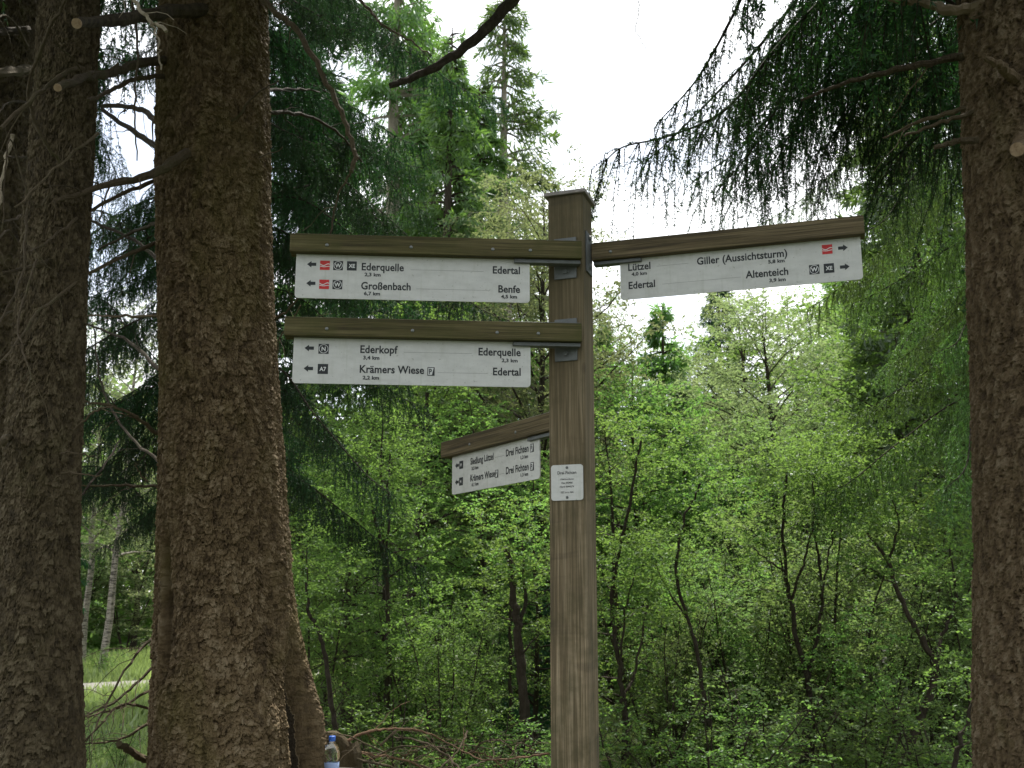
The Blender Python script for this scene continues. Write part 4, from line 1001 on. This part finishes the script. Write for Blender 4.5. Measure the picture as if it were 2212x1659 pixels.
def text_mesh(body, size, xs=0.80, off=0.0):
    cu = bpy.data.curves.new('lettering', 'FONT'); cu.body = body; cu.size = size; cu.offset = off; cu.resolution_u = 3; cu.space_character = 1.02
    o = bpy.data.objects.new('lettering', cu); COL.objects.link(o)
    dg = bpy.context.evaluated_depsgraph_get(); me = bpy.data.meshes.new_from_object(o.evaluated_get(dg))
    bpy.data.objects.remove(o); bpy.data.curves.remove(cu)
    v = np.zeros(len(me.vertices) * 3); me.vertices.foreach_get('co', v); v = v.reshape(-1, 3); v[:, 0] *= xs
    me.vertices.foreach_set('co', v.ravel()); me.update(); me.name = 'lettering'
    return me, v[:, 0].min(), v[:, 0].max()
Z3 = 0.0012
class Panel:
    """a flat board in local x (right), z (up); printing sits on its -y face. px/py are fractions of its width and height (py from top)"""
    def __init__(s, parent, name, origin, ang, W, H, th=.004, rc=.012, top_round=False):
        s.W, s.H = W, H
        import bmesh
        pts = []
        def arc(cx, cz, a0, a1):
            for k in range(6): a = R(a0 + (a1 - a0) * k / 5); pts.append((cx + rc * math.cos(a), cz + rc * math.sin(a)))
        arc(W - rc, -H + rc, -90, 0)
        if top_round: arc(W - rc, -rc, 0, 90); arc(rc, -rc, 90, 180)
        else: pts.extend([(W, 0), (0, 0)])
        arc(rc, -H + rc, 180, 270)
        b = bmesh.new(); f = b.faces.new([b.verts.new((x, -th / 2, z)) for x, z in pts])
        e = bmesh.ops.extrude_face_region(b, geom=[f]); bmesh.ops.translate(b, verts=[g for g in e['geom'] if isinstance(g, bmesh.types.BMVert)], vec=(0, th, 0))
        bmesh.ops.recalc_face_normals(b, faces=b.faces[:])
        mb = MB(); mb.bm(b); s.o = mb.build(name, M['sign'], parent)
        s.o.location = origin; s.o.rotation_euler = (0, 0, ang); s.y = -th / 2
    def text(s, body, fx, fz, size, align='L', xs=.80, mat='ink', off=0.0, rot=0):
        me, a, b = text_mesh(body, size, xs, off); me.materials.clear(); me.materials.append(M[mat])
        o = link('lettering', me, s.o); x = fx * s.W
        if align == 'L': x -= a
        elif align == 'R': x -= b
        else: x -= (a + b) / 2
        o.location = (x, s.y - Z3 * .5, -fz * s.H); o.rotation_euler = (R(90), 0, 0); return o
    def poly(s, name, layers):
        """layers: (material, list of polygons in fractions-independent metres x, z (down positive)), each a little prouder"""
        mb = MB(); mats = []
        for li, (mt, polys) in enumerate(layers):
            mats.append(M[mt])
            for pl_ in polys:
                v = [(x, s.y - Z3 * .4 * (li + 1), -z) for x, z in pl_]; n = len(v)
                mb.add(v, tris=[[0, k, k + 1] for k in range(1, n - 1)], m=li)
        return mb.build(name, mats, s.o)
    def arrow(s, fx, fz, w=.029, d=-1):
        cx, cz = fx * s.W, fz * s.H; h = w * .38; k = w / 2
        head = [(cx + d * k, cz), (cx + d * 0.02 * w, cz - h), (cx + d * .02 * w, cz + h)]
        tail = [(cx - d * k, cz - h * .48), (cx + d * .04 * w, cz - h * .48), (cx + d * .04 * w, cz + h * .48), (cx - d * k, cz + h * .48)]
        s.poly('arrow', [('ink', [head, tail])])
    def picto(s, fx, fz, kind, w=.031, wx=1.0):
        cx, cz = fx * s.W, fz * s.H; k = w / 2; kx = k * wx
        sq = [(cx - kx, cz - k), (cx + kx, cz - k), (cx + kx, cz + k), (cx - kx, cz + k)]
        if kind == 'wave':
            def band(off, amp, th, y0):
                o = []
                for i in range(10):
                    u0 = -1 + 2 * i / 10; u1 = u0 + .2
                    f = lambda u: (y0 + amp * math.cos((u + off) * math.pi * 1.0) * k)
                    o.append([(cx + u0 * kx * .98, cz + f(u0) - th), (cx + u1 * kx * .98, cz + f(u1) - th), (cx + u1 * kx * .98, cz + f(u1) + th), (cx + u0 * kx * .98, cz + f(u0) + th)])
                return o
            s.poly('pictogram', [('red', [sq]), ('white_print', band(.3, .20, .0013, -k * .12) + band(.15, .06, .0011, k * .28))]); return
        lay = [('ink', [sq])]
        if kind in ('(W)', '(N)'):
            o = []
            for i in range(20):
                a0 = 2 * math.pi * i / 20; a1 = 2 * math.pi * (i + 1) / 20; r0, r1 = k * .80, k * .90
                o.append([(cx + r0 * wx * math.cos(a0), cz + r0 * math.sin(a0)), (cx + r1 * wx * math.cos(a0), cz + r1 * math.sin(a0)), (cx + r1 * wx * math.cos(a1), cz + r1 * math.sin(a1)), (cx + r0 * wx * math.cos(a1), cz + r0 * math.sin(a1))])
            lay.append(('white_print', o))
        if kind == 'P':
            e = .0026; lay.append(('white_print', [[(cx - kx + e, cz - k + e), (cx + kx * .95 - e, cz - k + e), (cx + kx * .25, cz + k - e), (cx - kx + e, cz + k - e)]]))
        po = s.poly('pictogram', lay)
        ch = kind.strip('()')
        sz = w * (.60 if kind[0] == '(' else .9 if kind == 'P' else .56)
        me, a, b = text_mesh(ch, sz, (.95 if len(ch) == 1 else .90) * wx, .0005); me.materials.clear(); me.materials.append(M['ink' if kind == 'P' else 'white_print'])
        t = link('lettering', me, s.o); t.location = (cx - (a + b) / 2 - (kx * .15 if kind == 'P' else 0), s.y - Z3 * 1.6, -(cz + sz * .36)); t.rotation_euler = (R(90), 0, 0)
    def line(s, fx0, fx1, fz, th=.0005):
        s.poly('rule_line', [('line', [[(fx0 * s.W, fz * s.H - th), (fx1 * s.W, fz * s.H - th), (fx1 * s.W, fz * s.H + th), (fx0 * s.W, fz * s.H + th)]])])

def bolt(parent, loc, direction, r=.009, h=.006, mat='steel', name='bolt'):
    mb = MB(); d = Vector(direction).normalized(); l = Vector(loc)
    mb.tube([l, l + d * .0015], [r * 1.35] * 2, 14); mb.tube([l + d * .0015, l + d * h], [r, r * .9], 6)
    return mb.build(name, M[mat], parent)
def screw(parent, loc, direction, r=.0055, mat='screw'):
    mb = MB(); d = Vector(direction).normalized(); l = Vector(loc)
    mb.tube([l - d * .001, l + d * .0012, l + d * .0028], [r, r, r * .45], 12)
    return mb.build('screw', M[mat], parent, smooth=True)

def solve_end(p1, Y1, p2):            # distance of p2 so that p1-p2 is level
    return Y1 * G(p1[1]) / G(p2[1])
BH, BD = .0605, .058
def arm(pA, YA, pB, mat, panel, screws, bracket, moss=False):
    """pA: pixel of the front top edge at the post end, distance YA; pB the same at the free end"""
    A = P(*pA, YA); YB_ = solve_end(pA, YA, pB); B = P(*pB, YB_); zt = (A.z + B.z) / 2
    A.z = B.z = zt; d = (B - A); Ln = d.length; d.normalize()
    left = B.x < A.x
    X = -d if left else d                       # local +x points to the right of the picture
    O = B if left else A; ang = math.atan2(X.y, X.x); back = Vector((-X.y, X.x, 0))
    if back.y < 0: back = -back
    rot = Matrix.Rotation(ang, 4, 'Z'); loc = post.location
    ctr = (A + B) / 2 + back * BD / 2 - Vector((0, 0, BH / 2)) 
    mb = MB(); mb.box((0, 0, 0), (Ln, BD, BH), None, bev=.0025)
    bo = mb.build('beam', M[mat], post); bo.location = ctr - loc; bo.rotation_euler = (0, 0, ang)
    for f in screws: screw(bo, (-Ln / 2 + f * Ln, -BD / 2 - .0005, BH * (.5 - .62)), (0, -1, 0))
    # panel: fractions of beam length x0..x1, height
    x0, x1, H_ = panel
    pn = Panel(post, 'sign_panel', (O + X * (x0 * Ln) + back * (BD / 2) - Vector((0, 0, BH + .0005))) - loc + Vector((0, 0, .012)), ang, (x1 - x0) * Ln, H_ + .012)
    return dict(O=O, X=X, back=back, Ln=Ln, ang=ang, zt=zt, loc=loc, panel=pn, ctr=ctr, beam=bo, left=left)
YF = Yp - .0605 - .012
a1 = arm((1257, 520), YF - BD + .012, (627, 503), 'wood_beam', (.020, .820, .1445), (.125, .41, .69, .82), None)
a2 = arm((1257, 698), YF - BD + .012, (615, 683), 'wood_beam', (.030, .826, .1450), (.14, .425, .71, .85), None)
a3 = arm((1189, 889), Yp - .02, (952, 956), 'wood_beam2', (.06, .86, .1430), (.3, .72), None)
a4 = arm((1277, 525), Yp - .015, (1865, 464), 'wood_beam2', (.105, .985, .1380), (.075,), None)

# --- printing. heights in fractions of the panel height
def km(p, t, fx, fz, al='L'): p.text(t, fx, fz, .0160, al, 1.15, off=.0006)
def big(p, t, fx, fz, al='L', sz=.0345, xs=.90): p.text(t, fx, fz, sz, al, xs, off=.00085)
q = a1['panel']
for fz in (.285, .690): q.arrow(.066, fz)
q.picto(.122, .300, 'wave'); q.picto(.178, .300, '(W)'); q.picto(.236, .300, 'XE')
q.picto(.122, .705, 'wave'); q.picto(.178, .705, '(W)')
big(q, 'Ederquelle', .278, .385); km(q, '2,3 km', .291, .510); q.line(.487, .800, .350)
big(q, 'Edertal', .958, .385, 'R')
big(q, 'Großenbach', .278, .790); km(q, '6,7 km', .291, .912); q.line(.512, .828, .755)
big(q, 'Benfe', .958, .790, 'R'); km(q, '4,5 km', .945, .912, 'R')
q = a2['panel']
q.arrow(.065, .285); q.arrow(.065, .700)
q.picto(.125, .295, '(N)', .032); q.picto(.125, .705, 'A7', .032)
big(q, 'Ederkopf', .278, .360); km(q, '3,4 km', .291, .492); q.line(.460, .750, .330)
big(q, 'Ederquelle', .958, .360, 'R'); km(q, '2,3 km', .945, .492, 'R')
big(q, 'Krämers Wiese', .278, .765); km(q, '2,2 km', .291, .900); q.picto(.577, .715, 'P', .0275, .82); q.line(.605, .815, .735)
big(q, 'Edertal', .958, .765, 'R')
q = a3['panel']
q.arrow(.065, .310); q.arrow(.065, .715); q.picto(.118, .315, 'H', .030); q.picto(.118, .718, '4', .030)
big(q, 'Siedlung Lützel', .235, .365, xs=.80); km(q, '3,5 km', .25, .500); q.line(.525, .63, .33)
big(q, 'Drei Fichten', .890, .365, 'R', xs=.84); q.picto(.925, .310, 'P', .028, .8); km(q, '1,3 km', .885, .500, 'R')
big(q, 'Krämers Wiese', .235, .765, xs=.80); km(q, '4,1 km', .25, .885); q.picto(.545, .71, 'P', .028, .8); q.line(.575, .63, .735)
big(q, 'Drei Fichten', .890, .765, 'R', xs=.84); q.picto(.925, .71, 'P', .028, .8); km(q, '1,3 km', .885, .885, 'R')
q = a4['panel']
big(q, 'Lützel', .036, .345); km(q, '4,0 km', .050, .468); q.line(.160, .298, .300)
big(q, 'Giller (Aussichtsturm)', .708, .355, 'R'); km(q, '5,8 km', .696, .475, 'R')
q.picto(.868, .285, 'wave'); q.arrow(.930, .285, d=1)
big(q, 'Edertal', .036, .765); q.line(.182, .515, .72)
big(q, 'Altenteich', .708, .758, 'R'); km(q, '3,9 km', .696, .890, 'R')
q.picto(.812, .700, '(W)'); q.picto(.870, .700, 'XE'); q.arrow(.932, .700, d=1)

# --- brackets: plate on the post face with a bolt above and below the beam, flat steel arms above and under the beam
def bracket(a, face, up=.030, down=.050, reach=.0, w=.075):
    """face: unit outward normal of the post face in world xy"""
    n = Vector((face[0], face[1], 0)).normalized(); t = Vector((-n.y, n.x, 0)); loc = post.location
    zt = a['zt']; zb = zt - BH; zm = (zt + up + zb - down) / 2; hh = up + BH + down
    pc = Vector((xb_at(zm), 0, zm)) + n * (PW / 2 + .003)
    ang = math.atan2(t.y, t.x); rot = Matrix.Rotation(ang, 4, 'Z')
    mb = MB(); mb.box(pc, (w, .006, hh), rot, bev=.0015)
    # flat arms that run along the beam, above and below it
    X = a['X']; s = -1 if a['left'] else 1
    endp = a['ctr'] - loc - X * s * (a['Ln'] / 2)         # beam end at the post
    L_ = reach
    for zz in (zt + .0030, zb - .0105 + .003):
        c = endp + X * s * (L_ / 2 + .004); c.z = zz
        mb.box(c, (L_, .030, .004 if zz > zt else .012), Matrix.Rotation(a['ang'], 4, 'Z'), bev=.001)
    o = mb.build('bracket', M['steel'], post)
    for zz in (zt + up * .5, zb - down * .52):
        bolt(o, Vector((xb_at(zz), 0, zz)) + n * (PW / 2 + .006), n)
nf = Vector((math.sin(PYAW), -math.cos(PYAW), 0))              # front face normal
nr = Vector((math.cos(PYAW), math.sin(PYAW), 0)); 
bracket(a1, nf, reach=.215); bracket(a2, nf, reach=.215)
bracket(a3, -nr, reach=.16, w=.07, up=.02, down=.04); bracket(a4, nr, reach=.16, w=.07)

# --- name plate on the post
plw, plh = .104, .112
pz = zat(1003, Yp - .07); cpl = Vector((xb_at(pz) , 0, pz)) + nf * (PW / 2 + .0025)
tdir = Vector((math.cos(PYAW), math.sin(PYAW), 0))
pp = Panel(post, 'name_plate', cpl - tdir * (plw / 2 + .0005), PYAW, plw, plh, th=.003, rc=.009, top_round=True)
pp.text('Drei Fichten', .5, .265, .0138, 'C', .88, off=.0002)
pp.text('UTM-Koordinaten', .5, .425, .0062, 'C', .95, off=.0001)
pp.text('Ost 443406', .5, .535, .0082, 'C', .92, off=.0001)
pp.text('Nord 5644274', .5, .64, .0082, 'C', .92, off=.0001)
pp.text('557 m ü. NN', .5, .80, .0082, 'C', .92, off=.0001)
screw(pp.o, (plw * .5, pp.y - .0005, -.009), (0, -1, 0), .0042, 'steel'); screw(pp.o, (plw * .5, pp.y - .0005, -plh + .009), (0, -1, 0), .0042, 'steel')

# ============================================================ BOTTLE, STONE TABLE, STUMP, BRUSHWOOD
YT = 4.5
zt_ = zat(1653, 4.86); tp = Vector((P(716, 1640, YT).x, YT, zt_))
def rock():
    rng = np.random.default_rng(3); n = 48; mb = MB(); rows = [(0, 0), (.20, .0), (.262, -.006), (.28, -.03), (.275, -.07), (.18, -.10), (.14, -.14), (.15, -zt_ - .1)]
    V = []
    for r, z in rows:
        for k in range(n):
            a = 2 * math.pi * k / n; w = 1 + .05 * math.sin(3 * a + 1) + .03 * math.sin(7 * a)
            V.append((r * w * 1.0 * math.cos(a), r * w * 1.0 * math.sin(a), z + zt_ + (0.004 * math.sin(5 * a) if r else 0)))
    i = np.arange(len(rows) - 1)[:, None] * n; j = np.arange(n)[None, :]; j2 = (j + 1) % n
    mb.add(V, np.stack([i + j, i + j2, i + n + j2, i + n + j], -1).reshape(-1, 4))
    o = mb.build('stone_table', M['rock'], smooth=True); o.location = (P(726, 1651, 4.6).x, 4.56, 0)
    tag(o, 'grey stone table top at the foot of the thick trunk, under the water bottle', 'table')
rock()
def glass_mat():
    m = NM('clear_plastic'); n = m.noise(m.coord(), 60, 3)
    return m.pbr((0.93, 0.96, 0.98), 0.06, m.bump(n, .35, .004), Transmission_Weight=1.0, IOR=1.33)
M['plastic'] = glass_mat()
M['cap_blue'] = flat('blue_cap', (0.045, 0.15, 0.60), .4); M['label'] = flat('pale_blue_label', (0.36, 0.46, 0.70), .45)
bt = empty('water_bottle', (tp.x, YT, zt_ + .002), 'clear plastic water bottle with a blue cap standing on the grey stone', 'bottle')
s_ = 1.0; BHt = zat(1591, YT) - zt_ ; k_ = BHt / .205
mb = MB(); mb.lathe([(.001, .003), (.026, .0), (.031, .006), (.031, .03), (.0295, .034), (.0295, .040), (.0305, .075), (.0285, .084), (.0325, .095), (.0335, .115), (.032, .135), (.026, .155), (.016, .172), (.0125, .178), (.0125, .188)], 28)
b_ = mb.build('body', M['plastic'], bt, smooth=True); b_.scale = (k_ * 1.25, k_ * 1.25, k_)
mb = MB(); mb.lathe([(.031, .030), (.0318, .031), (.0318, .078), (.031, .079)], 28); b_ = mb.build('paper_label', M['label'], bt, smooth=True); b_.scale = (k_ * 1.25, k_ * 1.25, k_)
mb = MB(); mb.lathe([(.0135, .180), (.0145, .181), (.0150, .184), (.0150, .202), (.0140, .205), (.001, .205)], 24); b_ = mb.build('bottle_cap', M['cap_blue'], bt, smooth=True); b_.scale = (k_ * 1.15, k_ * 1.15, k_)
# curved mossy stump behind the bottle
def stump():
    p = [P(762, 1720, 5.25), P(755, 1659, 5.25), P(742, 1625, 5.25), P(722, 1598, 5.2), P(703, 1588, 5.15)]; p[0].z = -.1
    q = smooth_line(p, 5); mb = MB(); rng = np.random.default_rng(2)
    mb.tube(q, np.interp(np.linspace(0, 1, len(q)), [0, .5, .8, 1], [.07, .058, .038, .018]), 18, rough=.06, rng=rng, a=.5)
    o = mb.build('curved_stump', M['bark_dark']); tag(o, 'curved mossy stump of a broken root behind the water bottle', 'stump')
stump()
def brushwood():
    rng = np.random.default_rng(12); c = P(900, 1659, 5.7); root = empty('brushwood_pile', (c.x, 5.7, 0), 'tangle of dead reddish twigs and fallen branches right of the water bottle', 'brushwood')
    def br(pts, w0, w1, Y0, Y1, mat, tw):
        return pix_branch(root, pts, w0, w1, Y0, Y1, mat=mat, name='dead_twig', twigs=tw)
    br([(735, 1608), (790, 1582), (830, 1574), (900, 1578), (960, 1600)], 7, 3, 5.2, 5.6, 'dead_red', 6)
    br([(744, 1618), (800, 1630), (870, 1640), (950, 1680)], 6, 3, 5.2, 5.5, 'dead_red', 8)
    br([(770, 1640), (840, 1655), (930, 1690)], 6, 4, 5.1, 5.4, 'dead', 8)
    br([(1185, 1628), (1120, 1636), (1040, 1640), (960, 1600)], 5, 2, 4.6, 5.6, 'dead_red', 5)
    br([(1000, 1668), (960, 1630), (905, 1600), (850, 1592)], 6, 3, 5.5, 5.8, 'dead', 9)
    br([(1010, 1580), (990, 1620), (940, 1670)], 4, 3, 5.6, 5.3, 'dead', 6)
    for k in range(34):
        x = rng.uniform(740, 1180); y = rng.uniform(1610, 1720); a = rng.uniform(-.5, .5) + (math.pi if rng.random() < .5 else 0); L_ = rng.uniform(60, 190); Y0 = rng.uniform(5.0, 6.4)
        br([(x, y), (x + L_ * .5 * math.cos(a), y + L_ * .5 * math.sin(a) - rng.uniform(0, 25)), (x + L_ * math.cos(a), y + L_ * math.sin(a) + rng.uniform(-5, 20))], rng.uniform(2.5, 6), 1.5, Y0, Y0 + rng.uniform(-.3, .3), rng.choice(['dead', 'dead_red', 'dead']), int(rng.integers(4, 9)))
brushwood()
print('TRIS', sum(sum(len(p.vertices) - 2 for p in m.polygons) if len(m.polygons) < 5000 else len(m.loops) // 2 for m in bpy.data.meshes), 'objects', len(bpy.data.objects))
